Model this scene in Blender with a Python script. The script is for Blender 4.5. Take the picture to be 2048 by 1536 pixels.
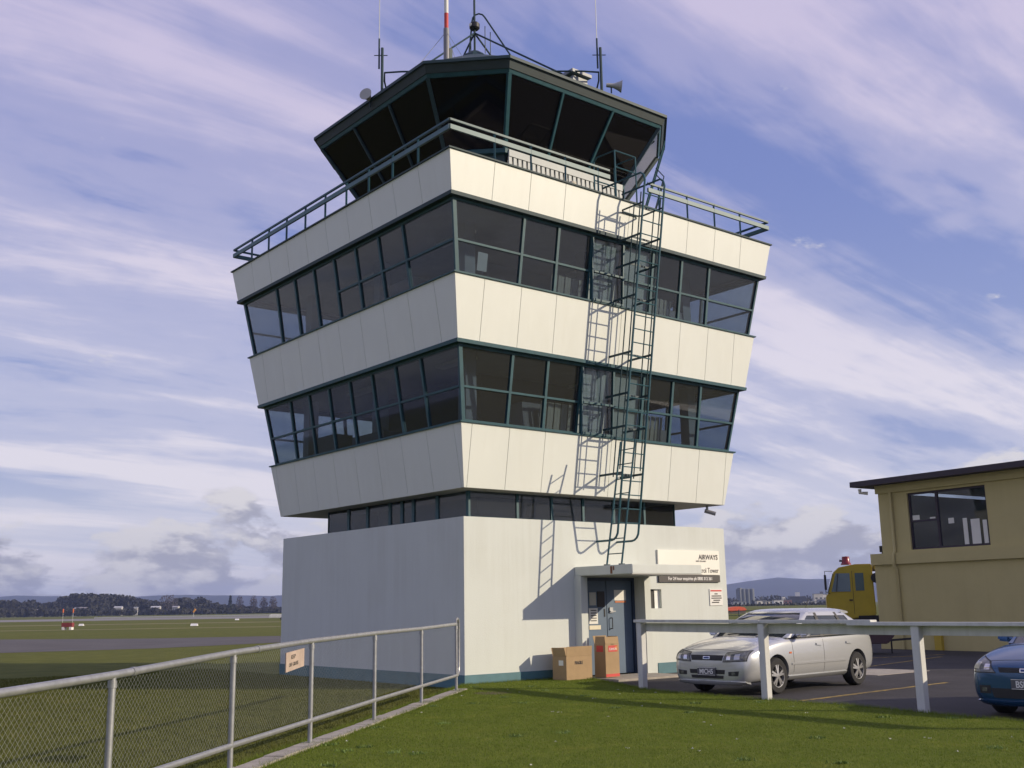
import bpy, bmesh, math, random
import numpy as np
from mathutils import Vector, Matrix
from mathutils.bvhtree import BVHTree
for o in list(bpy.data.objects): bpy.data.objects.remove(o)
SC = bpy.context.scene; COL = SC.collection
rnd = random.Random(7)
# ------------------------------------------------------------------ camera
CAM = Vector((-12.9046, -17.5732, 1.4917)); YAW, PIT, ROLL = map(math.radians, (51.0346, 11.6884, -0.9611)); FPX = 2156.36
_f = Vector((math.cos(YAW)*math.cos(PIT), math.sin(YAW)*math.cos(PIT), math.sin(PIT)))
_r0 = Vector((math.sin(YAW), -math.cos(YAW), 0)); _u0 = _r0.cross(_f)
_r = _r0*math.cos(ROLL)+_u0*math.sin(ROLL); _u = -_r0*math.sin(ROLL)+_u0*math.cos(ROLL)
cam = bpy.data.cameras.new('camera'); cam.sensor_fit = 'HORIZONTAL'; cam.sensor_width = 36; cam.lens = 36*FPX/2048
cam.clip_start = .1; cam.clip_end = 30000
co = bpy.data.objects.new('camera', cam); COL.objects.link(co)
M = Matrix((( _r.x, _u.x, -_f.x), (_r.y, _u.y, -_f.y), (_r.z, _u.z, -_f.z))).to_4x4(); M.translation = CAM
co.matrix_world = M; SC.camera = co
# ------------------------------------------------------------------ sky, sun, exposure
SUN = Vector((.5976, -.7171, .3586)).normalized()
wd = bpy.data.worlds.new('World'); SC.world = wd; wd.use_nodes = True
NT = wd.node_tree; NT.nodes.clear()
def wn(t, **k):
    n = NT.nodes.new(t)
    for a, b in k.items(): setattr(n, a, b)
    return n
def wl(a, b): NT.links.new(a, b)
def wmath(op, a, b=None, c=None):
    n = wn('ShaderNodeMath', operation=op)
    for i, v in enumerate((a, b, c)):
        if v is None: continue
        if isinstance(v, (int, float)): n.inputs[i].default_value = v
        else: wl(v, n.inputs[i])
    return n.outputs[0]
def wramp(fac, stops, interp='EASE'):
    n = wn('ShaderNodeValToRGB'); n.color_ramp.interpolation = interp
    while len(n.color_ramp.elements) < len(stops): n.color_ramp.elements.new(.5)
    for e, (p, c) in zip(n.color_ramp.elements, stops):
        e.position = p; e.color = (c, c, c, 1) if isinstance(c, (int, float)) else (*c, 1)
    wl(fac, n.inputs[0]); return n.outputs[0]
def wmix(f, a, b):
    n = wn('ShaderNodeMix', data_type='RGBA')
    for i, v in ((0, f), (6, a), (7, b)):
        if isinstance(v, (int, float)): n.inputs[i].default_value = v
        elif isinstance(v, tuple): n.inputs[i].default_value = (*v, 1)
        else: wl(v, n.inputs[i])
    return n.outputs[2]
sky = wn('ShaderNodeTexSky'); sky.sky_type = 'NISHITA'; sky.sun_disc = False
sky.sun_elevation = math.asin(SUN.z); sky.sun_rotation = math.atan2(SUN.x, SUN.y)
sky.altitude = 20; sky.air_density = 1.0; sky.dust_density = 1.2; sky.ozone_density = 2.5
tc = wn('ShaderNodeTexCoord'); sx = wn('ShaderNodeSeparateXYZ'); wl(tc.outputs['Generated'], sx.inputs[0])
zc = wmath('MAXIMUM', sx.outputs[2], 0.0); zz = wmath('ADD', zc, .16)
cb = wn('ShaderNodeCombineXYZ'); wl(wmath('DIVIDE', sx.outputs[0], zz), cb.inputs[0]); wl(wmath('DIVIDE', sx.outputs[1], zz), cb.inputs[1])
def wnoise(vec, scale, detail, rough, rot=0, sc=(1, 1, 1), dist=0, loc=(0, 0, 0)):
    m = wn('ShaderNodeMapping'); m.inputs['Rotation'].default_value = (0, 0, rot); m.inputs['Scale'].default_value = sc; m.inputs['Location'].default_value = loc
    wl(vec, m.inputs[0]); n = wn('ShaderNodeTexNoise'); wl(m.outputs[0], n.inputs['Vector'])
    n.inputs['Scale'].default_value = scale; n.inputs['Detail'].default_value = detail; n.inputs['Roughness'].default_value = rough; n.inputs['Distortion'].default_value = dist
    return n.outputs[0]
streak = wnoise(cb.outputs[0], 1.0, 7, .60, math.radians(-32), (.42, 1.9, 1), .5, (1.3, .4, 0))
broad = wnoise(cb.outputs[0], .75, 5, .55, math.radians(-20), (.7, 1.2, 1), .3, (4.1, 2.2, 0))
mott = wnoise(cb.outputs[0], 7.0, 4, .6, math.radians(-32), (.8, 1.2, 1), .4)
cl = wmath('ADD', wmath('MULTIPLY', streak, .56), wmath('ADD', wmath('MULTIPLY', broad, .36), wmath('MULTIPLY', mott, .08)))
cirrus = wramp(cl, [(.41, 0.0), (.475, .42), (.56, 1.0)])
cirrus = wmath('MULTIPLY', cirrus, wramp(sx.outputs[2], [(0, .95), (.5, .9), (1, .8)]))
base = wmix(.65, sky.outputs[0], (2.6, 3.2, 7.4))
hzn = wramp(sx.outputs[2], [(.0, 1.0), (.07, .85), (.15, .25), (.4, 0)])
base = wmix(hzn, base, (6.3, 6.6, 8.0))
ccol = wmix(wramp(sx.outputs[2], [(.05, 0.0), (.55, 1.0)]), (8.9, 8.5, 9.2), (6.7, 6.0, 8.0))
withc = wmix(cirrus, base, ccol)
# low cumulus bank round the whole horizon
dv = wn('ShaderNodeMapping'); dv.inputs['Scale'].default_value = (1, 1, 2.3); wl(tc.outputs['Generated'], dv.inputs[0])
cu = wnoise(dv.outputs[0], 9.0, 9, .58, 0, (1, 1, 1), .1, (.4, 0, 0))
cu2 = wnoise(dv.outputs[0], 9.0, 9, .58, 0, (1, 1, 1), .1, (.385, .012, .035))
bias = wn('ShaderNodeMapRange'); wl(sx.outputs[2], bias.inputs[0])
for i, v in ((1, 0.02), (2, .15), (3, .17), (4, -.13)): bias.inputs[i].default_value = v
cum = wramp(wmath('ADD', cu, bias.outputs[0]), [(.52, 0.0), (.60, .92)])
lit = wramp(wmath('ADD', wmath('MULTIPLY', wmath('SUBTRACT', cu, cu2), 2.2), .5), [(.38, 0.0), (.70, 1.0)])
cucol = wmix(lit, (4.2, 4.2, 5.1), (8.0, 7.7, 7.9))
fin = wmix(cum, withc, cucol)
bg = wn('ShaderNodeBackground'); bg.inputs[1].default_value = .095; wl(fin, bg.inputs[0])
wo = wn('ShaderNodeOutputWorld'); wl(bg.outputs[0], wo.inputs[0])
sl = bpy.data.lights.new('sun', 'SUN'); sl.energy = 4.35; sl.angle = math.radians(.53); sl.color = (1, .85, .64)
so = bpy.data.objects.new('sun', sl); COL.objects.link(so); so.rotation_euler = (-SUN).to_track_quat('-Z', 'Y').to_euler(); so.location = (30, -40, 40)
vs = SC.view_settings; vs.view_transform = 'Standard'; vs.look = 'None'; vs.gamma = 1; vs.use_curve_mapping = False; vs.exposure = 0
SC.cycles.use_denoising = True
SC.cycles.max_bounces = 6; SC.cycles.diffuse_bounces = 3; SC.cycles.glossy_bounces = 3; SC.cycles.caustics_reflective = False; SC.cycles.caustics_refractive = False; SC.cycles.transparent_max_bounces = 24; SC.cycles.volume_bounces = 0
# ------------------------------------------------------------------ helpers
def ray(x, y): return _f+_r*((x-1024)/FPX)+_u*((768-y)/FPX)
def gp(x, y, z=0.0):
    d = ray(x, y); return CAM+d*((z-CAM.z)/d.z)
def dep(x, y, D): return CAM+ray(x, y)*D
def far(px, D, z=-.06):
    d = ray(px, 1215); d.z = 0; p = CAM+d*D; p.z = z; return p
def pxm(D): return D/FPX
MATS = {}
def mat(name, col, rough=.6, metal=0, var=.08, vscale=3, bump=0, bscale=60, coat=0, spec=.5, streakz=0, dirt=None, vdet=5, weather=0, wcol=(.62, .58, .50)):
    if name in MATS: return MATS[name]
    m = bpy.data.materials.new(name); m.use_nodes = True; nt = m.node_tree; b = nt.nodes['Principled BSDF']
    b.inputs['Roughness'].default_value = rough; b.inputs['Metallic'].default_value = metal
    b.inputs['Coat Weight'].default_value = coat; b.inputs['Specular IOR Level'].default_value = spec
    t = nt.nodes.new('ShaderNodeTexCoord'); mp = nt.nodes.new('ShaderNodeMapping'); nt.links.new(t.outputs['Object'], mp.inputs[0])
    if streakz: mp.inputs['Scale'].default_value = (1, 1, streakz)
    n = nt.nodes.new('ShaderNodeTexNoise'); n.inputs['Scale'].default_value = vscale; n.inputs['Detail'].default_value = vdet; n.inputs['Roughness'].default_value = .6
    nt.links.new(mp.outputs[0], n.inputs['Vector'])
    r = nt.nodes.new('ShaderNodeValToRGB'); r.color_ramp.elements[0].position = .28; r.color_ramp.elements[1].position = .72
    lo = dirt if dirt else tuple(c*(1-var) for c in col); hi = tuple(min(1, c*(1+var)) for c in col)
    r.color_ramp.elements[0].color = (*lo, 1); r.color_ramp.elements[1].color = (*hi, 1)
    nt.links.new(n.outputs[0], r.inputs[0]); nt.links.new(r.outputs[0], b.inputs['Base Color'])
    if weather:
        mw_ = nt.nodes.new('ShaderNodeMapping'); mw_.inputs['Scale'].default_value = (5.5, 5.5, .22); nt.links.new(t.outputs['Object'], mw_.inputs[0])
        a_ = nt.nodes.new('ShaderNodeTexNoise'); a_.inputs['Scale'].default_value = 1.0; a_.inputs['Detail'].default_value = 6; a_.inputs['Roughness'].default_value = .7; nt.links.new(mw_.outputs[0], a_.inputs['Vector'])
        c_ = nt.nodes.new('ShaderNodeTexNoise'); c_.inputs['Scale'].default_value = .55; c_.inputs['Detail'].default_value = 7; c_.inputs['Roughness'].default_value = .65; nt.links.new(t.outputs['Object'], c_.inputs['Vector'])
        mm = nt.nodes.new('ShaderNodeMath'); mm.operation = 'MULTIPLY'; nt.links.new(a_.outputs[0], mm.inputs[0]); nt.links.new(c_.outputs[0], mm.inputs[1])
        rw_ = nt.nodes.new('ShaderNodeValToRGB'); rw_.color_ramp.elements[0].position = .22; rw_.color_ramp.elements[1].position = .42; rw_.color_ramp.elements[0].color = (0, 0, 0, 1); rw_.color_ramp.elements[1].color = (weather, weather, weather, 1); nt.links.new(mm.outputs[0], rw_.inputs[0])
        mc = nt.nodes.new('ShaderNodeMix'); mc.data_type = 'RGBA'; mc.blend_type = 'MULTIPLY'; mc.inputs[7].default_value = (*wcol, 1); nt.links.new(rw_.outputs[0], mc.inputs[0]); nt.links.new(r.outputs[0], mc.inputs[6]); nt.links.new(mc.outputs[2], b.inputs['Base Color'])
    if bump:
        n2 = nt.nodes.new('ShaderNodeTexNoise'); n2.inputs['Scale'].default_value = bscale; n2.inputs['Detail'].default_value = 4
        nt.links.new(t.outputs['Object'], n2.inputs['Vector']); bp = nt.nodes.new('ShaderNodeBump'); bp.inputs['Strength'].default_value = bump; bp.inputs['Distance'].default_value = .02
        nt.links.new(n2.outputs[0], bp.inputs['Height']); nt.links.new(bp.outputs[0], b.inputs['Normal'])
    MATS[name] = m; return m
def glass(name, tint, rough=.02, ior=1.5, dust=.015):
    if name in MATS: return MATS[name]
    m = bpy.data.materials.new(name); m.use_nodes = True; nt = m.node_tree; nt.nodes.clear()
    o = nt.nodes.new('ShaderNodeOutputMaterial'); tr = nt.nodes.new('ShaderNodeBsdfTransparent'); tr.inputs[0].default_value = (*tint, 1)
    gl = nt.nodes.new('ShaderNodeBsdfGlossy'); gl.inputs['Roughness'].default_value = rough
    ge = nt.nodes.new('ShaderNodeNewGeometry'); dt = nt.nodes.new('ShaderNodeVectorMath'); dt.operation = 'DOT_PRODUCT'; nt.links.new(ge.outputs['Incoming'], dt.inputs[0]); nt.links.new(ge.outputs['Normal'], dt.inputs[1])
    def mth(op, a, b_=None):
        q_ = nt.nodes.new('ShaderNodeMath'); q_.operation = op
        for k_, v_ in enumerate((a, b_)):
            if v_ is None: continue
            if isinstance(v_, (int, float)): q_.inputs[k_].default_value = v_
            else: nt.links.new(v_, q_.inputs[k_])
        return q_.outputs[0]
    f0 = ((ior-1)/(ior+1))**2   # same reflectance from both sides of the thin pane
    fres = mth('ADD', f0, mth('MULTIPLY', 1-f0, mth('POWER', mth('SUBTRACT', 1.0, mth('ABSOLUTE', dt.outputs['Value'])), 5.0)))
    t = nt.nodes.new('ShaderNodeTexCoord'); n = nt.nodes.new('ShaderNodeTexNoise'); n.inputs['Scale'].default_value = 1.1; nt.links.new(t.outputs['Object'], n.inputs['Vector'])
    bp = nt.nodes.new('ShaderNodeBump'); bp.inputs['Strength'].default_value = .02; nt.links.new(n.outputs[0], bp.inputs['Height']); nt.links.new(bp.outputs[0], gl.inputs['Normal'])
    mx = nt.nodes.new('ShaderNodeMixShader'); nt.links.new(fres, mx.inputs[0]); nt.links.new(tr.outputs[0], mx.inputs[1]); nt.links.new(gl.outputs[0], mx.inputs[2])
    df = nt.nodes.new('ShaderNodeBsdfDiffuse'); df.inputs[0].default_value = (.8, .8, .8, 1); m2 = nt.nodes.new('ShaderNodeMixShader'); m2.inputs[0].default_value = dust
    nt.links.new(mx.outputs[0], m2.inputs[1]); nt.links.new(df.outputs[0], m2.inputs[2]); nt.links.new(m2.outputs[0], o.inputs[0]); MATS[name] = m; return m
class MB:
    def __init__(s): s.v = []; s.f = []
    def add(s, vs, fs):
        b = len(s.v); s.v += [tuple(v) for v in vs]; s.f += [tuple(b+i for i in f) for f in fs]; return s
    def hexa(s, p):   # p: 8 points, bottom ring 0-3, top ring 4-7
        return s.add(p, [(3, 2, 1, 0), (4, 5, 6, 7), (0, 1, 5, 4), (1, 2, 6, 5), (2, 3, 7, 6), (3, 0, 4, 7)])
    def box(s, x0, x1, y0, y1, z0, z1): return s.hexa([(x0, y0, z0), (x1, y0, z0), (x1, y1, z0), (x0, y1, z0), (x0, y0, z1), (x1, y0, z1), (x1, y1, z1), (x0, y1, z1)])
    def bar(s, a, b, w, h, up=(0, 0, 1)):
        a = Vector(a); b = Vector(b); d = (b-a).normalized(); up = Vector(up)
        if abs(d.dot(up)) > .98: up = Vector((1, 0, 0))
        sd = d.cross(up).normalized()*w/2; uu = sd.cross(d).normalized()*h/2
        return s.hexa([a-sd-uu, a+sd-uu, b+sd-uu, b-sd-uu, a-sd+uu, a+sd+uu, b+sd+uu, b-sd+uu])
    def tube(s, pts, r, n=8, cap=True):
        pts = [Vector(p) for p in pts]; k = len(pts); rr = r if isinstance(r, (list, tuple)) else [r]*k
        b = len(s.v); prev = None
        for i, p in enumerate(pts):
            d = ((pts[min(i+1, k-1)]-p).normalized()+(p-pts[max(i-1, 0)]).normalized()); d = d.normalized() if d.length > 1e-6 else Vector((0, 0, 1))
            if prev is None: sd = d.cross(Vector((0, 0, 1)) if abs(d.z) < .9 else Vector((1, 0, 0))).normalized()
            else: sd = (prev-d*prev.dot(d)).normalized()
            prev = sd; uu = d.cross(sd)
            for j in range(n):
                a = 2*math.pi*j/n; s.v.append(tuple(p+(sd*math.cos(a)+uu*math.sin(a))*rr[i]))
        for i in range(k-1):
            for j in range(n): s.f.append((b+i*n+j, b+i*n+(j+1) % n, b+(i+1)*n+(j+1) % n, b+(i+1)*n+j))
        if cap: s.f.append(tuple(b+j for j in reversed(range(n)))); s.f.append(tuple(b+(k-1)*n+j for j in range(n)))
        return s
    def prism(s, poly, vec):
        n = len(poly); v = [Vector(p) for p in poly]; vec = Vector(vec)
        return s.add(v+[p+vec for p in v], [tuple(reversed(range(n))), tuple(range(n, 2*n))]+[(i, (i+1) % n, n+(i+1) % n, n+i) for i in range(n)])
    def lathe(s, prof, n=24, axis='z', c=(0, 0, 0)):
        b = len(s.v); k = len(prof); c = Vector(c)
        for r, h in prof:
            for j in range(n):
                a = 2*math.pi*j/n; p = (r*math.cos(a), r*math.sin(a), h)
                if axis == 'y': p = (p[0], p[2], p[1])
                if axis == 'x': p = (p[2], p[0], p[1])
                s.v.append(tuple(c+Vector(p)))
        for i in range(k-1):
            for j in range(n): s.f.append((b+i*n+j, b+i*n+(j+1) % n, b+(i+1)*n+(j+1) % n, b+(i+1)*n+j))
        return s
def arc(c, e1, e2, r, a0, a1, n=8):
    c = Vector(c); e1 = Vector(e1); e2 = Vector(e2)
    return [c+(e1*math.cos(a0+(a1-a0)*i/n)+e2*math.sin(a0+(a1-a0)*i/n))*r for i in range(n+1)]
def wloc(o):
    v = Vector((0, 0, 0))
    while o is not None: v += o.location; o = o.parent
    return v
def obj(name, mb, m, parent=None, smooth=False, local=False, bevel=0, fixn=True):
    me = bpy.data.meshes.new(name)
    off = Vector((0, 0, 0)) if (local or parent is None) else wloc(parent)
    me.from_pydata([tuple(Vector(v)-off) for v in mb.v] if off.length else mb.v, [], mb.f)
    if fixn or bevel:
        bm = bmesh.new(); bm.from_mesh(me)
        if fixn: bmesh.ops.recalc_face_normals(bm, faces=bm.faces)
        if bevel: bmesh.ops.bevel(bm, geom=[e for e in bm.edges if e.is_manifold and e.calc_face_angle(0) > .6], offset=bevel, segments=2, affect='EDGES', clamp_overlap=True)
        bm.to_mesh(me); bm.free()
    if smooth:
        me.polygons.foreach_set('use_smooth', [True]*len(me.polygons))
        try: me.set_sharp_from_angle(angle=math.radians(40))
        except Exception: pass
    me.materials.append(m); o = bpy.data.objects.new(name, me); COL.objects.link(o)
    if parent is not None: o.parent = parent
    return o
def share(src, parent, loc=(0, 0, 0), rz=0):
    o = bpy.data.objects.new(src.name.split('.')[0], src.data); COL.objects.link(o); o.parent = parent; o.location = loc; o.rotation_euler = (0, 0, rz); return o
def tag(o, label, cat, group=None):
    o['label'] = label; o['category'] = cat
    if group: o['group'] = group
    return o
def thing(name, label, cat, loc=(0, 0, 0), rz=0, group=None):
    o = bpy.data.objects.new(name, None); COL.objects.link(o); o.location = loc; o.rotation_euler = (0, 0, rz); o.empty_display_size = .3
    return tag(o, label, cat, group)
def struct(o, k='structure'): o['kind'] = k; return o
def text(name, body, size, m, parent, mtx, align='LEFT', ext=.002, sx=1.0, bold=0):
    cu = bpy.data.curves.new(name, 'FONT'); cu.body = body; cu.size = size; cu.extrude = ext; cu.align_x = align; cu.offset = bold
    t = bpy.data.objects.new('tmp', cu); COL.objects.link(t)
    me = bpy.data.meshes.new_from_object(t.evaluated_get(bpy.context.evaluated_depsgraph_get())); bpy.data.objects.remove(t)
    me.transform(Matrix.Diagonal((sx, 1, 1, 1))); me.transform(mtx); me.transform(Matrix.Translation(-wloc(parent)) if not parent.get('local') else Matrix.Identity(4))
    me.materials.clear(); me.materials.append(m); o = bpy.data.objects.new(name, me); COL.objects.link(o); o.parent = parent; return o
def fr(o, x, y, z=None):   # matrix with origin o, text right x, text up y
    x = Vector(x).normalized(); y = Vector(y).normalized(); n = x.cross(y)
    m = Matrix((x, y, n)).transposed().to_4x4(); m.translation = Vector(o); return m
# ------------------------------------------------------------------ materials
WHITE = mat('cream_enamel_panel', (.715, .745, .69), .42, var=.03, vscale=1.1, weather=.13, bump=.03, bscale=2.0)
RENDER = mat('painted_render', (.595, .63, .59), .8, var=.03, vscale=.8, bump=.14, bscale=45, streakz=.5, weather=.20)
TEAL = mat('teal_steel', (.018, .078, .098), .48, var=.2, vscale=6, spec=.4)
TEALD = mat('dark_and_shaded_teal_steel', (.014, .042, .052), .6, var=.2, vscale=5)
PLINTH = mat('teal_plinth_paint', (.07, .17, .20), .6, var=.12, vscale=4, bump=.15)
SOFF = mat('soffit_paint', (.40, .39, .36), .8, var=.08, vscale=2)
GLASS = glass('tinted_window_glass', (.60, .655, .70), ior=1.45)
CABG = glass('dark_cab_glass', (.17, .16, .19), ior=1.35, dust=.004)
FLOOR = mat('room_carpet', (.08, .085, .10), .9); CEIL = mat('room_ceiling', (.46, .48, .50), .9); CORE = mat('room_wall', (.34, .37, .40), .85)
DOORB = mat('blue_grey_door', (.095, .145, .215), .45, var=.06)
DOORD = mat('door_frame_blue', (.035, .06, .11), .5)
BLK = mat('black_plastic', (.012, .012, .014), .5); PAPER = mat('white_paper', (.75, .75, .7), .8, var=.03)
SIGNW = mat('white_sign_board', (.82, .81, .72), .45, var=.02); SIGNB = mat('charcoal_sign_strip', (.05, .045, .045), .5, var=.05)
INK = mat('dark_ink', (.04, .035, .04), .7); REDI = mat('red_ink', (.55, .06, .05), .6); WINK = mat('white_lettering', (.85, .84, .8), .6, var=.01)
CARD = mat('cardboard', (.36, .25, .135), .85, var=.08, vscale=5, bump=.05, bscale=150); CARDD = mat('cardboard_inside', (.28, .19, .10), .9)
GALV = mat('galvanised_pipe', (.36, .37, .38), .42, metal=.55, var=.16, vscale=14, bump=.05, bscale=90)
GALVW = mat('galvanised_wire', (.34, .36, .32), .55, metal=.4)
CONC = mat('concrete', (.36, .33, .28), .9, var=.22, vscale=5, bump=.5, bscale=40)
TIMB = mat('white_painted_timber', (.60, .61, .58), .62, var=.10, vscale=7, bump=.12, bscale=30, streakz=.3, weather=.4)
# ------------------------------------------------------------------ control tower
cx, cy, hu0, slp, z5 = 3.946, 3.917, 3.99, .16316, 3.874
ZB = [(10.518, 9.697), (8.099, 6.809), (5.162, 3.874)]
def H(z): return hu0+slp*(z-z5)
def fpt(f, u, z, d):
    h = H(z)-d
    if u == 'L': u = -h
    if u == 'R': u = h
    return (Vector((cx+u, cy-h, z)), Vector((cx-h, cy-u, z)), Vector((cx-u, cy+h, z)), Vector((cx+h, cy+u, z)))[f]
# note: on face 1 (the photo's left, shaded face) u runs from far end (L) to near corner (R)
def fslab(mb, f, u0, u1, z0, z1, d0, d1, dfun=None):
    g = dfun or (lambda z: 0)
    P = [fpt(f, u, z, d+g(z)) for z in (z0, z1) for (u, d) in ((u0, d0), (u1, d0), (u1, d1), (u0, d1))]
    return mb.hexa(P)
tower = thing('control_tower', 'tall white control tower with outward leaning storeys, window bands and dark octagonal cab', 'control tower', (cx, cy, 0))
W, L = 7.935, 7.80
xl, xr = 3.12, 4.86          # door opening
b = MB()
b.box(0, xl, 0, .4, -.15, 3.3).box(xl, xr, 0, .4, 2.10, 3.3).box(xr, 5.26, 0, .4, -.15, 3.3).box(5.26, 5.63, 0, .4, -.15, 1.41).box(5.26, 5.63, 0, .4, 1.84, 3.3).box(5.63, W, 0, .4, -.15, 3.3)
b.box(0, .4, .4, L, -.15, 3.3).box(W-.4, W, .4, L, -.15, 3.3).box(.4, W-.4, L-.4, L, -.15, 3.3)
obj('base_wall', b, RENDER, tower)
obj('base_roof', MB().box(.4, W-.4, .4, L-.4, 3.05, 3.2), CONC, tower)
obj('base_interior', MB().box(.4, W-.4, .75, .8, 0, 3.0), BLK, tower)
pb = MB(); pb.box(-.014, 2.93, -.014, 0, -.14, .20).box(5.42, W+.014, -.014, 0, -.14, .20).box(-.014, 0, 0, L+.014, -.14, .20).box(W, W+.014, 0, L, -.14, .2).box(0, W+.014, L, L+.014, -.14, .2)
obj('plinth', pb, PLINTH, tower)
# portico
obj('pier', MB().box(2.93, 3.118, -.22, -.002, -.1, 2.118), RENDER, tower); obj('pier', MB().box(xr+.002, 5.05, -.22, -.002, -.1, 2.118), RENDER, tower)
can = obj('canopy', MB().box(2.95, 5.06, -1.76, .0 - .002, 2.12, 2.315), RENDER, tower, bevel=.012)
obj('rust_stain', MB().box(2.9455, 2.949, -1.18, -1.12, 2.14, 2.29).box(2.9455, 2.949, -1.24, -1.20, 2.21, 2.29), mat('rust', (.20, .085, .045), .9, var=.4, vscale=20), can)
obj('drip_edge', MB().box(2.945, 5.065, -1.765, -1.70, 2.105, 2.12), SOFF, can)
# door
door = obj('door', MB().box(4.03, xr-.06, .15, .20, .02, 2.03), DOORB, tower, bevel=.004)
obj('side_leaf', MB().box(xl+.05, 4.02, .155, .20, .02, 2.03), DOORB, tower, bevel=.004)
obj('door_frame', MB().box(xl, xl+.05, .10, .25, 0, 2.1).box(xr-.05, xr, .10, .25, 0, 2.1).box(xl+.05, xr-.05, .10, .25, 2.03, 2.1), DOORD, tower)
obj('handle', MB().tube([(4.13, .15, 1.22), (4.13, .09, 1.22), (4.13, .09, .99), (4.13, .15, .99)], .012), BLK, door)
obj('lock', MB().box(4.09, 4.19, .12, .15, 1.33, 1.45).box(4.10, 4.25, .10, .12, 1.35, 1.375), GALV, door)
obj('door_pane', MB().box(4.26, 4.62, .143, .149, 1.60, 1.83), PAPER, door); obj('door_stripe', MB().box(4.28, 4.62, .140, .149, 1.55, 1.59), mat('orange_tape', (.5, .16, .06), .6), door)
for (x0, x1, z0, z1, m_) in ((3.50, 3.70, 1.50, 1.78, mat('frosted_pane', (.42, .43, .38), .3)), (3.48, 3.74, 1.10, 1.44, PAPER), (3.48, 3.82, .98, 1.07, mat('cream_card', (.72, .66, .5), .7)), (3.74, 3.96, 1.46, 1.80, BLK), (3.94, 3.97, 1.25, 1.42, BLK)):
    obj('notice', MB().box(x0, x1, .142, .152, z0, z1), m_, tower)
for k in range(5): obj('notice_line', MB().box(3.53, 3.70, .139, .1415, 1.38-k*.055, 1.40-k*.055), INK, tower)
# small side window by the portico
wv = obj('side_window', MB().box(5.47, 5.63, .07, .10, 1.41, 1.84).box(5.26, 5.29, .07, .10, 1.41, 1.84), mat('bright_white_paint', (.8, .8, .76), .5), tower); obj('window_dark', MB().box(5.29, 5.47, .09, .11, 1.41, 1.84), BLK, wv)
# clerestory strip
c0, c1, e0, e1 = .36, 6.56, .32, 6.16
obj('clerestory_core', MB().box(c0+.9, c1-.9, e0+.9, e1-.9, 3.2, 3.85), CORE, tower)
xs = [c0, 1.65, 2.62, 3.55, 4.5, 5.5, c1]; ys = [e0, 1.42, 2.34, 2.8, 3.3, 4.27, 5.14, e1]
for a, bb in zip(xs[:-1], xs[1:]):
    fm = MB(); fm.box(a, a+.05, e0, e0+.06, 3.2, 3.86).box(bb-.012, bb, e0, e0+.06, 3.2, 3.86).box(a+.05, bb-.012, e0, e0+.06, 3.2, 3.34)
    w_ = obj('clerestory_window', fm, TEAL, tower); obj('pane', MB().box(a+.05, bb-.012, e0+.02, e0+.028, 3.34, 3.86), GLASS, w_)
for a, bb in zip(ys[:-1], ys[1:]):
    fm = MB(); fm.box(c0, c0+.06, a+(.062 if a == e0 else 0), a+.09, 3.2, 3.86).box(c0, c0+.06, bb-.012, bb, 3.2, 3.86).box(c0, c0+.06, a+.09, bb-.012, 3.2, 3.34)
    w_ = obj('clerestory_window', fm, TEAL, tower); obj('pane', MB().box(c0+.02, c0+.028, a+.09, bb-.012, 3.34, 3.86), GLASS, w_)
obj('clerestory_back', MB().box(c1-.03, c1, e0+.06, e1, 3.2, 3.86).box(c0+.06, c1-.03, e1-.03, e1, 3.2, 3.86), TEALD, tower)
# bands, panels, windows
UK = [.98*k for k in range(-4, 5)]
for bi, (zt, zb) in enumerate(ZB):
    for f in range(4):
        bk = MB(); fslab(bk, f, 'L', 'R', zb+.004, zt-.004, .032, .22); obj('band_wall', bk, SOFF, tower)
        us = ['L']+UK+['R']
        for a, bb in zip(us[:-1], us[1:]):
            p = MB(); a2 = a if a == 'L' else a+.004; b2 = bb if bb == 'R' else bb-.004
            fslab(p, f, a2, b2, zb, zt, 0, .03); obj('panel', p, WHITE, tower, bevel=.003)
        t = MB(); fslab(t, f, 'L', 'R', zt, zt+.03, -.035, .20)
        if bi < 2: fslab(t, f, 'L', 'R', zb-.075, zb-.001, -.03, .16)
        obj('flashing', t, TEALD if bi == 0 else TEAL, tower)
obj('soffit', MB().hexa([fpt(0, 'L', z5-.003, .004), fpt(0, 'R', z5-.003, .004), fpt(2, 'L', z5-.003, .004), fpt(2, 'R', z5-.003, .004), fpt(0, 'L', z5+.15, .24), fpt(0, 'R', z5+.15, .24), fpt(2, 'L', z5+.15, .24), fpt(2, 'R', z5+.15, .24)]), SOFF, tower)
TR = {0: 8.80, 1: 5.90}
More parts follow.
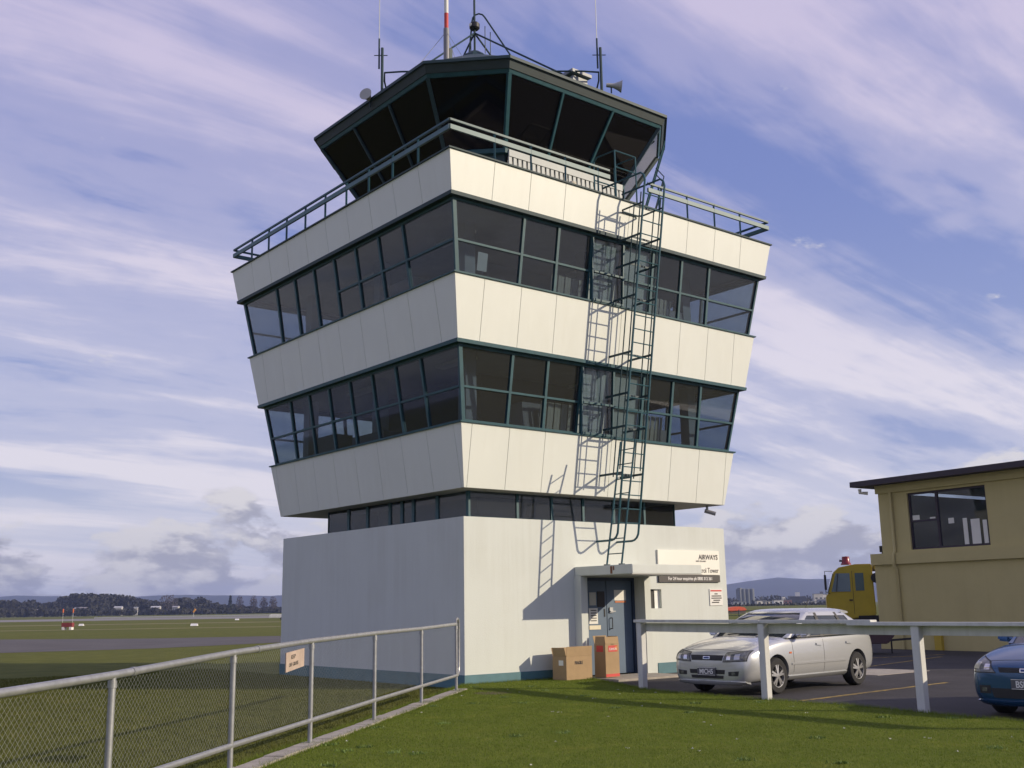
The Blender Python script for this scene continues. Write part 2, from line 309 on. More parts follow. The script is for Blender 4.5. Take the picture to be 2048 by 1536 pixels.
for lvl in range(2):
    zt = ZB[lvl][1]-.075; zb = ZB[lvl+1][0]+.03
    for f in range(4):
        ub = ['L']+UK[1:-1]+['R']
        for i, (a, bb) in enumerate(zip(ub[:-1], ub[1:])):
            opened = (f == 0 and i == 3)
            df = (lambda z, zt=zt, zb=zb: -.14*(zt-z)/(zt-zb)) if opened else None
            fm = MB(); a1 = a if a == 'L' else a; mw = .07 if a == 'L' else .032; mw2 = .07 if bb == 'R' else .032
            def off(u, s, z=zt):
                return (-(H((zt+zb)/2)-.12)+s if u == 'L' else H((zt+zb)/2)-.12-s if u == 'R' else u+(s if u == a else -s))
            d0, d1 = .09, .17
            # vertical bars: corner bars follow the lean of the corner
            if a == 'L':
                P = []
                for z in (zb, zt):
                    h = H(z); P += [fpt(f, -(h-d0), z, d0), fpt(f, -(h-d0)+.09, z, d0), fpt(f, -(h-d0)+.09, z, d1), fpt(f, -(h-d1), z, d1)]
                fm.hexa(P)
            else: fslab(fm, f, a-.001, a+mw, zb, zt, d0, d1, df)
            if bb == 'R':
                P = []
                for z in (zb, zt):
                    h = H(z); P += [fpt(f, h-d0-.05, z, d0), fpt(f, h-d0, z, d0), fpt(f, h-d1, z, d1), fpt(f, h-d0-.05, z, d1)]
                fm.hexa(P)
            else: fslab(fm, f, bb-mw2, bb-.002, zb, zt, d0, d1, df)
            ia = 'L' if a == 'L' else a+mw; ib = 'R' if bb == 'R' else bb-mw2
            has_tr = not (lvl == 0 and f == 1 and i <= 3) and not (opened and lvl == 9)
            tz = TR[lvl]
            if a == 'L' or bb == 'R':
                def sl2(mb, z0, z1, da, db):
                    P = []
                    for z in (z0, z1):
                        h = H(z); ua = -(h-d0)+.09 if a == 'L' else a+mw; uc = h-d0-.05 if bb == 'R' else bb-mw2
                        P += [fpt(f, ua, z, da), fpt(f, uc, z, da), fpt(f, uc, z, db), fpt(f, ua, z, db)]
                    mb.hexa(P)
            else:
                def sl2(mb, z0, z1, da, db): fslab(mb, f, a+mw, bb-mw2, z0, z1, da, db, df)
            if has_tr: sl2(fm, tz-.022, tz+.022, d0+.005, d1-.005)
            sl2(fm, zb, zb+.05, d0+.002, d1-.002); sl2(fm, zt-.05, zt, d0+.002, d1-.002)
            w_ = obj('window', fm, TEAL, tower)
            for (z0, z1) in (((zb+.05, tz-.022), (tz+.022, zt-.05)) if has_tr else ((zb+.05, zt-.05),)):
                pm = MB(); sl2(pm, z0, z1, .125, .131); obj('pane', pm, GLASS, w_)
            if f == 0 and i in (3, 4):
                nm = MB(); fslab(nm, 0, a+.04, bb-.04, zb+.06, zt-.06, .20, .21); obj('blind', nm, mat('grey_green_blind', (.78, .80, .70), .9, var=.08), w_)
            if f == 0 and i == 0 and lvl == 0:
                nm = MB(); fslab(nm, 0, -4.05, -3.80, 8.28, 8.66, .135, .139); obj('notice', nm, PAPER, w_)  # white sheet stands in for a bright sun patch reflected on the pane
# floors, ceilings, core
for (z0, z1) in ((4.1, 4.25), (6.84, 7.1), (9.72, 10.0)):
    h = H(z0)-.3
    obj('ceiling', MB().box(cx-h, cx+h, cy-h, cy+h, z0, (z0+z1)/2), CEIL, tower); obj('floor', MB().box(cx-h, cx+h, cy-h, cy+h, (z0+z1)/2+.002, z1), FLOOR, tower)
obj('core_wall', MB().box(2.3, 6.1, 2.3, 6.3, 7.1, 9.72), CORE, tower)
obj('core_wall', MB().box(2.0, 6.1, 2.0, 6.5, 4.25, 6.84), mat('darkened_room_wall', (.10, .085, .08), .7), tower)  # core wall coloured darker so the lower storey looks dim inside
for (x, y, z, w_3, d_3, h_3) in ((.2, 5.6, 4.25, .5, 1.1, 1.5), (.1, 3.2, 4.25, .5, 1.4, 1.25), (5.3, .1, 4.25, 1.0, .5, 1.35), (1.7, .15, 4.25, .6, .5, 1.6), (-.2, 4.4, 7.1, .5, 1.3, 1.3), (5.6, -.3, 7.1, .9, .5, 1.4), (-.3, 1.4, 7.1, .5, .9, 1.55)): obj('cabinet', MB().box(x, x+w_3, y, y+d_3, z, z+h_3), mat('grey_cabinet', (.20, .20, .21), .6), tower)
for (x, y, z) in ((.6, .6, 9.70), (.6, 4.5, 9.70), (4.6, .6, 9.70), (.6, .6, 6.82), (.6, 4.5, 6.82), (4.6, .6, 6.82)): obj('ceiling_light', MB().box(x, x+.25, y, y+1.25, z-.06, z+.01), PAPER, tower)
for (x, y) in ((.45, .45), (.45, 7.3), (7.35, .45), (7.35, 7.3), (.45, 3.9), (3.95, .45)): obj('column', MB().box(x-.14, x+.14, y-.14, y+.14, 4.25, 6.84).box(x-.14, x+.14, y-.14, y+.14, 7.1, 9.72), CORE, tower)
for (x, y, z) in ((0.5, 1.1, 4.25), (1.4, -.2, 7.1)): obj('desk', MB().box(x, x+1.5, y, y+.7, z+.70, z+.74).box(x+.05, x+.1, y+.05, y+.65, z, z+.7).box(x+1.4, x+1.45, y+.05, y+.65, z, z+.7).box(x+.5, x+.95, y+.3, y+.36, z+.78, z+1.1), CORE, tower)
for (u0, u1) in ((-1.9, -1.0), (1.2, 1.9)):
    for lvl, zf in ((0, 8.13), (1, 5.2)):
        bl = MB()
        for k in range(9): fslab(bl, 0, u0+(u1-u0)*k/9, u0+(u1-u0)*(k+.8)/9, zf, zf+.66 if lvl else zf+.5, .30+.02*(k % 2), .315+.02*(k % 2))
        obj('curtain', bl, mat('cream_curtain', (.55, .52, .42), .9), tower)
h = H(10.4)-.15
obj('roof_deck', MB().box(cx-h, cx+h, cy-h, cy+h, 10.30, 10.40), CONC, tower)
# parapet railing (gap where the ladder arrives)
rail = obj('railing', MB(), TEAL, tower)
def rpt(f, u, dz, d=.02): return fpt(f, u, 10.548, d)+Vector((0, 0, dz))+(fpt(f, 0, 11.2, 0)-fpt(f, 0, 10.55, 0)).normalized()*0
gaps = {0: [(-99, -.62), (.62, 99)], 1: [(-99, 99)], 2: [(-99, 99)], 3: [(-99, 99)]}
for f in range(4):
    he = H(10.548)-.02
    for (g0, g1) in gaps[f]:
        u0 = max(-he, g0); u1 = min(he, g1)
        obj('top_rail', MB().bar(rpt(f, u0, .60), rpt(f, u1, .60), .045, .045), TEAL, rail)
        obj('lower_rail', MB().bar(rpt(f, u0, .44), rpt(f, u1, .44), .05, .10), mat('pale_teal_rail', (.07, .15, .165), .5, var=.1), rail)
    for u in UK:
        if any(g0 <= u <= g1 for g0, g1 in gaps[f]): obj('rail_post', MB().bar(rpt(f, u, -.02), rpt(f, u, .60), .04, .04, (1, 1, 0)), TEAL, rail)
# cab
ox, oy = 3.80, 3.75
def octo(h, ch, z):
    a = h-ch
    return [Vector((ox+p, oy+q_, z)) for p, q_ in ((-h, -a), (-a, -h), (a, -h), (h, -a), (h, a), (a, h), (-a, h), (-h, a))]
def oring(mb, A, B):
    n = 8; mb.add(A+B, [(i, (i+1) % n, n+(i+1) % n, n+i) for i in range(n)]+[tuple(reversed(range(n))), tuple(range(n, 2*n))]); return mb
obj('cab_base', oring(MB(), octo(2.72, .93, 10.40), octo(2.86, .98, 11.90)), TEALD, tower)
obj('cab_sill', oring(MB(), octo(2.96, 1.02, 11.90), octo(2.98, 1.03, 12.0)), TEAL, tower)
obj('cab_floor', oring(MB(), octo(2.7, .93, 11.0), octo(2.7, .93, 11.1)), BLK, tower)
z0c, z1c = 12.0, 13.42
A0, A1 = octo(2.92, 1.005, z0c), octo(3.78, 1.33, z1c)
for i in range(8):
    p, q_, p2, q2 = A0[i], A0[(i+1) % 8], A1[i], A1[(i+1) % 8]
    nb = 3 if i in (1, 3, 5, 7) and (q_-p).length > 2.5 else 1
    if (q_-p).length > 2.5: nb = 3
    nrm = (q_-p).cross(p2-p).normalized()
    for k in range(nb):
        a0 = p.lerp(q_, k/nb); b0 = p.lerp(q_, (k+1)/nb); a1 = p2.lerp(q2, k/nb); b1 = p2.lerp(q2, (k+1)/nb)
        fm = MB(); wd_ = .09 if k == 0 else .055; fm.bar(a0+nrm*.01, a1+nrm*.01, wd_, .08, nrm)
        w_ = obj('cab_window', fm, TEALD if i not in (1,) else TEAL, tower)  # same steel all round; darker teal off the sunlit face paints its shade
        ins = (b0-a0).normalized()*.03
        obj('pane', MB().hexa([a0+ins, b0-ins, b0-ins-nrm*.01, a0+ins-nrm*.01, a1+ins, b1-ins, b1-ins-nrm*.01, a1+ins-nrm*.01]), CABG, w_)
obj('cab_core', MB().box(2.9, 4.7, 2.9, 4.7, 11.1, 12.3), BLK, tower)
obj('cab_ceiling', oring(MB(), octo(3.70, 1.30, 13.36), octo(3.72, 1.30, 13.40)), BLK, tower)
obj('cab_head', oring(MB(), octo(3.80, 1.34, 13.40), octo(3.84, 1.35, 13.48)), TEAL, tower)
obj('cab_fascia', oring(MB(), octo(3.86, 1.36, 13.48), octo(3.93, 1.39, 13.66)), mat('grey_green_fascia', (.02, .036, .04), .6, var=.2), tower)
obj('cab_roof', oring(MB(), octo(3.98, 1.414, 13.66), octo(3.98, 1.414, 13.73)), TEALD, tower)
obj('cab_roof_top', oring(MB(), octo(3.90, 1.40, 13.732), [Vector((p.x*.10+3.15*.9, p.y*.10+3.63*.9, 15.85)) for p in octo(3.9, 1.4, 0)]), TEALD, tower)
# sill shelf and pickets under the cab windows (sunlit side)
yb = oy-2.90
gr = obj('picket_screen', MB().box(ox-1.85, ox+1.85, yb-.10, yb-.06, 11.82, 11.985), mat('pale_grey_board', (.44, .47, .46), .6), tower)
obj('picket_gap_shade', MB().box(ox-1.85, ox+1.85, yb+.02, yb+.035, 10.6, 11.82), BLK, gr)  # black sheet paints the shadows between the pickets
pk = obj('picket', MB().box(-.045, .045, -.02, .02, 10.62, 11.82), mat('pale_grey_board', (.44, .47, .46), .6), gr, local=True)
base_off = Vector((ox-1.80, yb-.06, 0))-wloc(gr); pk.location = base_off
for k in range(1, 26): share(pk, gr, base_off+Vector((k*3.6/25, 0, 0)))
lamp = thing('floodlight', 'small round floodlight on the parapet in front of the cab pickets', 'floodlight', (2.35, -.95, 10.55))
obj('housing', MB().lathe([(.001, .16), (.07, .15), (.10, .10), (.11, .05), (.001, .05)], 14, 'z', (0, 0, 0)), mat('cream_lamp', (.55, .52, .4), .4), lamp, True, True); obj('stem', MB().tube([(0, 0, 0), (0, 0, .06)], .02), TEAL, lamp, local=True)
# ------------------------------------------------------------------ caged ladder on the sunlit face
def lp(x, z, d): return Vector((x, cy-H(z)-d, z))
x0, x1 = 3.63, 4.26
lad = thing('caged_ladder', 'tall teal steel ladder with guard bars running up the sunlit face of the tower', 'ladder', (3.945, -.70, 3.0))
for x in (x0, x1):
    zb_ = 3.10; p0 = lp(x, zb_, .75)
    path = [(x, -.01, 2.88), (x, p0.y+.22, 2.88)]+[(x, p0.y+.22-.22*math.sin(a), 3.10-.22*math.cos(a)) for a in (.4, .8, 1.2)]+[p0, lp(x, 10.75, .75)]
    tp = lp(x, 10.75, .75); path += [tp+Vector((0, .03, .12)), tp+Vector((0, .12, .2)), tp+Vector((0, 1.35, .22))]
    obj('stile', MB().tube(path, .024, 8), TEAL, lad, True)
    obj('guard_bar', MB().tube([lp(x, 4.25, .47), lp(x, 10.3, .47)], .014, 6), TEALD, lad, True)
    obj('inner_stile', MB().tube([lp(x, 4.4, .66), lp(x, 10.5, .66)], .015, 6), TEALD, lad, True)
z = 3.25; 
while z < 10.7:
    obj('rung', MB().tube([lp(x0, z, .75), lp(x1, z, .75)], .013, 6), TEAL, lad, True); z += .30
for z in (4.32, 5.33, 6.05, 6.95, 8.20, 8.95, 9.55, 10.25):
    hp = MB()
    if z > 10: hp.tube([lp(x0, z, .75), lp(x0, z, .1), lp(x0+.08, z, .03), lp(x1-.08, z, .03), lp(x1, z, .1), lp(x1, z, .75)], .02, 6)
    else: hp.bar(lp(x0, z, .76), lp(x0, z, .02), .012, .05); hp.bar(lp(x1, z, .76), lp(x1, z, .02), .012, .05)
    hp.bar(lp(x0, z, .47), lp(x1, z, .47), .012, .045); obj('bracket', hp, TEALD, lad)
# lower access ladder standing on the canopy
la2 = thing('access_ladder', 'short leaning teal ladder standing on the door canopy below the caged ladder', 'ladder', (3.05, -1.1, 2.315))
for y in (-.92, -1.36):
    obj('stile', MB().tube([(3.05, y, 2.33), (3.42, y-.17, 4.95)], .02, 8), TEAL, la2, True); obj('foot', MB().box(2.99, 3.12, y-.03, y+.03, 2.316, 2.34), TEALD, la2)
for k in range(8):
    t = (k+.7)/8.3; obj('rung', MB().tube([(3.05+.37*t, -.92-.17*t, 2.33+2.62*t), (3.05+.37*t, -1.36-.17*t, 2.33+2.62*t)], .012, 6), TEAL, la2, True)
# guard frame where the ladder meets the roof deck, and ladder up to the cab roof
gf = thing('guard_frame', 'teal tubular guard frame at the top of the caged ladder', 'guard frame', (3.95, -1.0, 10.55))
for x in (x0-.02, x1+.02):
    obj('upright', MB().tube([(x, -1.05, 10.55), (x, -1.05, 11.75), (x, -.45, 11.78), (x, -.35, 11.7), (x, -.35, 10.42)], .02, 6), TEAL, gf, True)
for (y, z) in ((-1.05, 11.75), (-1.05, 11.35), (-.35, 11.25)): obj('crossbar', MB().tube([(x0-.02, y, z), (x1+.02, y, z)], .016, 6), TEAL, gf, True)
cl_ = thing('cab_ladder', 'steep teal ladder leaning against the right corner of the dark cab', 'ladder', (6.6, 1.0, 10.4))
nn = Vector((1, -1, 0)).normalized(); tt = Vector((1, 1, 0)).normalized()
for s in (-.2, .2):
    c_ = Vector((ox+2.45, oy-2.45, 10.4)); obj('stile', MB().tube([c_+nn*.15+tt*s, c_+nn*1.12+tt*s+Vector((0, 0, 3.0))], .022, 6), TEAL, cl_, True)
    obj('handrail', MB().tube([c_+nn*.45+tt*s, c_+nn*1.05+tt*s+Vector((0, 0, 2.0)), c_+nn*.85+tt*s+Vector((0, 0, 2.25))], .016, 6), TEALD, cl_, True)
for k in range(9):
    t = (k+.6)/9.4; p = c_+nn*(.15+.97*t)+Vector((0, 0, 3.0*t)); obj('rung', MB().tube([p-tt*.2, p+tt*.2], .012, 6), TEAL, cl_, True)
# ------------------------------------------------------------------ roof equipment
ZR = 13.74
LA = Vector((-.02, 3.2, ZR)); RA = Vector((4.25, -.05, ZR)); BA = Vector((7.5, 4.3, ZR)); CA = Vector((3.4, 7.5, ZR))
rf = thing('roof_antenna_frame', 'teal tubular antenna frame with a central mast on the cab roof', 'antenna frame', (3.15, 3.63, 16.0))
MC = Vector((3.15, 3.63, 16.08)); apex = MC+Vector((0, 0, .60))
obj('mast', MB().tube([MC, MC+Vector((0, 0, 3.4))], .03, 8), TEALD, rf, True)
for P in (LA, RA, BA, CA): obj('strut', MB().tube([apex, P+Vector((0, 0, .05))], .026, 6), TEALD, rf, True)
rg = []
cr = [P+Vector((0, 0, .62)) for P in (LA, RA, BA, CA)]
for i in range(4):
    p, pr, nx = cr[i], cr[i-1], cr[(i+1) % 4]
    rg += [p.lerp(pr, .09), p.lerp(pr, .02).lerp(p.lerp(nx, .02), .5), p.lerp(nx, .09)]
obj('ring_rail', MB().tube(rg+[rg[0]], .022, 6), TEALD, rf, True)
ar = [MC+Vector((-.12, .10, -.05)), MC+Vector((-.05, .04, .95))]+[MC+Vector((-.05+.14*(1-math.cos(a)), .04-.12*(1-math.cos(a)), .95+.22*math.sin(a))) for a in (.5, 1.0, 1.57, 2.1, 2.6)]+[MC+Vector((.75, -.62, -.1))]
obj('arch', MB().tube(ar, .024, 6), TEALD, rf, True)
be = obj('beacon', MB().lathe([(.001, -.10), (.10, -.10), (.14, -.06), (.14, .06), (.10, .10), (.001, .10)], 18, 'z', MC+Vector((0, 0, .80))), BLK, rf, True)
obj('beacon_lens', MB().lathe([(.001, .0), (.05, .0), (.05, .02), (.001, .03)], 10, 'x', MC+Vector((-.15, -.0, .80))), PAPER, be)
for dx, hh in ((.22, .80), (.33, .62), (-.08, .5)): obj('whip', MB().tube([MC+Vector((dx, -dx*.8, 0)), MC+Vector((dx, -dx*.8, hh))], .012, 5), TEALD, rf)
obj('mast_base', MB().lathe([(.45, -.3), (.36, -.14), (.12, .04), (.001, .04)], 8, 'z', MC), TEALD, rf)
mp_ = dep(893, 118, 26.6)
tm = thing('striped_mast', 'slim mast painted red and white with a grey lower section on the cab roof', 'mast', (mp_.x, mp_.y, ZR))
mz = 13.85; segs = [(.075, 1.72, mat('grey_mast', (.22, .22, .24), .5)), (.055, .42, REDI), (.055, .9, PAPER), (.055, .9, REDI)]
for r_, ln, m_ in segs: obj('mast_section', MB().tube([(mp_.x, mp_.y, mz), (mp_.x, mp_.y, mz+ln)], r_, 10), m_, tm, True); mz += ln
obj('bracket', MB().box(mp_.x+.06, mp_.x+.14, mp_.y-.06, mp_.y+.06, 14.75, 15.05), TEALD, tm)
for a in (0.4, 2.5, 4.6): obj('guy_wire', MB().tube([(mp_.x, mp_.y, 15.5), (mp_.x+1.2*math.cos(a), mp_.y+1.2*math.sin(a), 13.9)], .006, 4), GALVW, tm)
for P, lab in ((LA, 'whip antenna on a short post at the left edge of the cab roof'), (RA, 'whip antenna on a short post at the right edge of the cab roof')):
    a_ = thing('whip_antenna', lab, 'antenna', P, group='whip antennas on the cab roof')
    obj('post', MB().tube([P, P+Vector((0, 0, 1.25))], .035, 8), TEALD, a_, True); obj('whip_base', MB().tube([P+Vector((-.06, .05, .7)), P+Vector((-.06, .05, 1.5))], .022, 8), TEALD, a_, True)
    obj('whip', MB().tube([P+Vector((-.06, .05, 1.5)), P+Vector((-.06, .05, 3.1))], .008, 5), GALVW, a_)
    obj('clamp', MB().tube([P+Vector((-.16, .12, 1.05)), P+Vector((.10, -.08, 1.05))], .012, 5), TEALD, a_)
for P, dr, lab in ((LA+Vector((-.12, .35, -.02)), Vector((-.8, -.5, .15)), 'grey horn loudspeaker at the left edge of the cab roof'), (RA+Vector((.25, -.08, .28)), Vector((.75, -.6, -.1)), 'grey horn loudspeaker beside the right whip antenna on the cab roof')):
    s_ = thing('horn_speaker', lab, 'loudspeaker', P, group='horn loudspeakers on the cab roof'); dr.normalize()
    hm = MB(); hm.tube([P-dr*.12, P-dr*.02, P+dr*.06, P+dr*.18, P+dr*.26], [.05, .055, .06, .11, .16], 14); obj('horn', hm, mat('pale_grey_horn', (.42, .42, .4), .5), s_, True)
    obj('mount', MB().tube([P, P-Vector((0, 0, .2))], .018, 6), TEALD, s_)
vp = dep(1147, 148, 26.9)
vt = thing('roof_ventilator', 'small grey sheet metal ventilator box with a cap on the cab roof', 'ventilator', (vp.x, vp.y, ZR))
obj('duct', MB().box(vp.x-.24, vp.x+.24, vp.y-.24, vp.y+.24, ZR-.1, ZR+.55), mat('grey_sheet_metal', (.28, .3, .32), .5), vt); obj('cap', MB().box(vp.x-.32, vp.x+.32, vp.y-.32, vp.y+.32, ZR+.60, ZR+.68), mat('grey_sheet_metal', (.28, .3, .32), .5), vt)
cm = thing('security_camera', 'small grey security camera under the right end of the tower soffit', 'camera', (7.6, .25, 3.86))
obj('mount', MB().tube([(7.6, .2, 3.87), (7.6, .2, 3.74)], .03, 8), GALV, cm); obj('body', MB().tube([(7.55, .24, 3.74), (7.74, .06, 3.66)], .05, 10), mat('grey_mast', (.2, .2, .2), .5), cm, True)
# ------------------------------------------------------------------ signs on the base wall
sg = thing('airways_sign', 'white board lettered AIRWAYS with a dark phone number strip, right of the door canopy', 'sign', (6.58, -.02, 2.4))
obj('board', MB().box(5.52, 7.66, -.045, -.003, 2.17, 2.74), SIGNW, sg, bevel=.004); obj('strip', MB().box(5.53, 7.65, -.047, -.003, 2.0, 2.165), SIGNB, sg)
fx = lambda x, z, y=-.0475: fr((x, y, z), (1, 0, 0), (0, 0, 1))
text('lettering', 'AIRWAYS', .16, INK, sg, fx(7.60, 2.535), 'RIGHT', bold=.003); text('lettering', 'NEW ZEALAND', .05, INK, sg, fx(7.17, 2.475), 'RIGHT'); text('lettering', 'Control Tower', .17, INK, sg, fx(7.61, 2.22), 'RIGHT', sx=.85)
text('lettering', 'For 24 hour enquiries ph 0800 312 361', .105, WINK, sg, fx(6.6, 2.047, -.0495), 'CENTER', sx=.92, bold=.001)
s2 = thing('warning_notice', 'small white notice with a red heading near the right corner of the base wall', 'notice', (7.52, -.01, 1.65))
obj('board', MB().box(7.28, 7.74, -.02, -.003, 1.45, 1.84), PAPER, s2)
obj('heading', MB().box(7.31, 7.71, -.023, -.0205, 1.78, 1.815), REDI, s2)
for k, (a_, c_) in enumerate(((7.45, 7.56), (7.34, 7.69), (7.33, 7.70), (7.40, 7.64), (7.34, 7.60))): obj('print_line', MB().box(a_, c_, -.023, -.0205, 1.71-k*.05, 1.735-k*.05), INK, s2)
# ------------------------------------------------------------------ cardboard boxes by the door
def carton(loc, rz, w, d, h, lab, flap_f, flap_s, red):
    t = thing('cardboard_box', lab, 'box', loc, rz); t['local'] = 1; k = .008
    bm_ = MB(); bm_.box(-w/2, w/2, -d/2, -d/2+k, 0, h).box(-w/2, w/2, d/2-k, d/2, 0, h).box(-w/2, -w/2+k, -d/2+k, d/2-k, 0, h).box(w/2-k, w/2, -d/2+k, d/2-k, 0, h).box(-w/2+k, w/2-k, -d/2+k, d/2-k, 0, k)
    obj('carton', bm_, CARD, t, local=True)
    def flap(a, b_, v): obj('flap', MB().hexa([a, b_, Vector(b_)+Vector((0, .006, 0)), Vector(a)+Vector((0, .006, 0)), Vector(a)+Vector(v), Vector(b_)+Vector(v), Vector(b_)+Vector(v)+Vector((0, .006, .002)), Vector(a)+Vector(v)+Vector((0, .006, .002))]), CARD, t, local=True)
    flap((-w/2+.004, -d/2-.002, h+.002), (w/2-.004, -d/2-.002, h+.002), flap_f); flap((-w/2+.004, d/2-.01, h+.002), (w/2-.004, d/2-.01, h+.002), (0, .05, .16))
    for s in (-1, 1):
        a = Vector((s*w/2, -d/2+.02, h+.002)); b_ = Vector((s*w/2, d/2-.02, h+.002)); v = Vector((s*flap_s[0], 0, flap_s[1]))
        obj('flap', MB().hexa([a, b_, b_-Vector((s*.006, 0, 0)), a-Vector((s*.006, 0, 0)), a+v, b_+v, b_+v-Vector((s*.006, 0, -.002)), a+v-Vector((s*.006, 0, -.002))]), CARD, t, local=True)
    if red:
        obj('label', MB().box(-w*.28, w*.38, -d/2-.003, -d/2-.0005, h*.76, h*.95), REDI, t, local=True)
        obj('label_patch', MB().box(w*.20, w*.36, -d/2-.005, -d/2-.0033, h*.80, h*.92), mat('orange_print', (.6, .22, .05), .7), t, local=True)
        obj('band', MB().box(-w/2+.002, w/2-.002, -d/2-.003, -d/2-.0005, .01, h*.10), REDI, t, local=True)
        obj('label', MB().box(-w/2-.003, -w/2-.0005, -d*.3, d*.3, h*.76, h*.95), REDI, t, local=True)
        obj('tape', MB().box(-.03, .05, -d/2-.003, -d/2-.0005, h*.965, h), mat('brown_tape', (.22, .16, .08), .3), t, local=True)
        text('lettering', 'CANON', h*.10, WINK, t, fr((-w*.24, -d/2-.0045, h*.81), (1, 0, 0), (0, 0, 1)), sx=.9)
    else:
        text('lettering', 'FRAGILE', h*.19, INK, t, fr((-w*.18, -d/2-.003, h*.66), (1, 0, 0), (0, 0, 1)), sx=.7, bold=.002)
        obj('sticker', MB().box(-w/2-.003, -w/2-.0005, -d*.28, d*.05, h*.62, h*.84), PAPER, t, local=True)
    return t
carton((2.36, -.52, .02), math.radians(3), .74, .40, .47, 'wide open cardboard box with raised flaps standing against the pier', (.0, -.015, .19), (.035, .17), False)
carton((3.36, -.50, .02), math.radians(3), .42, .32, .68, 'tall narrow cardboard box with red labels in front of the blue door', (.0, .02, .14), (-.02, .15), True)
# ------------------------------------------------------------------ chain link fence
ch = thing('chain_link_fence', 'galvanised pipe and chain link fence running from the tower corner towards the camera', 'fence', (-1.1, -1.25, 0))
FD = Vector((-.745, -.667, 0)); F0 = Vector((-1.06, -1.22, 0))
ft = [.1, 2.67, 5.25, 7.74, 9.88, 12.05, 14.4]; fz = [1.205, 1.18, 1.175, 1.155, 1.115, 1.045, 1.0]; fb = [.30, .30, .30, .29, .28, .26, .25]
def fp(t, z): return F0+FD*t+Vector((0, 0, z))
for t, zt in zip(ft[:-1], fz): obj('post', MB().tube([fp(t, -.1), fp(t, zt-.01)], .026, 10), GALV, ch, True); obj('post_cap', MB().tube([fp(t, zt-.09), fp(t, zt-.04)], .033, 10), GALV, ch, True)
obj('top_rail', MB().tube([fp(t, z) for t, z in zip(ft, fz)], .030, 10), GALV, ch, True)
obj('bottom_rail', MB().tube([fp(t, z) for t, z in zip(ft, fb)], .026, 10), GALV, ch, True)
for t in (9.3, 11.75): 
    zc_ = np.interp(t, ft, fz); obj('rail_sleeve', MB().tube([fp(t-.03, zc_), fp(t+.03, zc_)], .035, 10), GALV, ch, True)
e_ = fp(.1, 0); q2 = -FD
obj('end_loop', MB().tube([e_+Vector((0, 0, 1.17)), e_+Vector((0, 0, 1.27)), e_+q2*.05+Vector((0, 0, 1.30))]+[e_+q2*(.10+.12*math.sin(a))+Vector((0, 0, 1.18+.12*math.cos(a))) for a in (0.2, .8, 1.4)]+[e_+q2*.22+Vector((0, 0, .45)), e_+q2*.20+Vector((0, 0, .36)), e_+q2*.10+Vector((0, 0, .30)), e_+Vector((0, 0, .30))], .024, 8), GALV, ch, True)
me_v = []; me_f = []
mesh = MB(); pit = .055; tt_ = 0.1; slope = 1.0
def topz(t): return float(np.interp(t, ft, fz))-.03
def botz(t): return float(np.interp(t, ft, fb))+.02
sd = Vector((FD.y, -FD.x, 0))
for sgn in (1, -1):
    t = -1.2
    while t < 15.4:
        # wire through (t, mid) with slope sgn
        ts = np.arange(max(.1, t-1.2 if sgn < 0 else t), min(14.3, t+1.2 if sgn > 0 else t)+.001, .02)
        zz_ = [(.28+(x_-t)*1.0*sgn) for x_ in ts]
        keep = [(x_, z_) for x_, z_ in zip(ts, zz_) if botz(x_) <= z_ <= topz(x_)]
        if len(keep) > 3: mesh.tube([fp(keep[0][0], keep[0][1])+sd*.004*sgn+sd*.03, fp(keep[-1][0], keep[-1][1])+sd*.004*sgn+sd*.03], .0009, 3, False)
        t += pit
wm = obj('wire_mesh', mesh, GALVW, ch, fixn=False); wm['kind'] = 'stuff'
sn = thing('fence_sign', 'weathered pinkish board sign with faded dark lettering hung on the chain link fence', 'sign', fp(8.15, .9))
sp = [fp(8.10, .83)-sd*.02, fp(8.62, .80)-sd*.02, fp(8.60, 1.06)-sd*.02, fp(8.10, 1.10)-sd*.02]
nb_ = -sd*.012
# board faces the camera side of the fence
bs = -sd if (CAM-fp(8.3, .9)).dot(-sd) > 0 else sd
bp0, bp1 = fp(8.66, .86)+bs*.04, fp(8.12, .90)+bs*.04
bd = (bp1-bp0).normalized(); bz = Vector((0, 0, 1))
obj('board', MB().hexa([bp0, bp1, bp1+bs*.012, bp0+bs*.012, bp0+bz*.20, bp1+bz*.19, bp1+bz*.19+bs*.012, bp0+bz*.20+bs*.012]), mat('faded_pink_board', (.42, .33, .27), .8, var=.15, vscale=8), sn)
text('lettering', 'KEEP', .06, mat('faded_ink', (.10, .09, .08), .8), sn, fr(bp0+bd*.14+bz*.12+bs*.0135, bd, bz)); text('lettering', 'OFF GRASS', .055, MATS['faded_ink'], sn, fr(bp0+bd*.08+bz*.045+bs*.0135, bd, bz))
# concrete mowing strip below the fence
ks = MB(); n = 40
for i in range(n):
    a, b_ = fp(-.3+i*15.2/n, -.1), fp(-.3+(i+1)*15.2/n, -.1); w0 = .11+.02*rnd.random()
    zt = .045+.012*rnd.random(); ks.hexa([a+sd*(.10), b_+sd*.10, b_-sd*w0, a-sd*w0, a+sd*.10+Vector((0, 0, .1+zt)), b_+sd*.10+Vector((0, 0, .1+zt)), b_-sd*w0+Vector((0, 0, .1+zt)), a-sd*w0+Vector((0, 0, .1+zt))])
struct(obj('concrete_edging', ks, CONC))
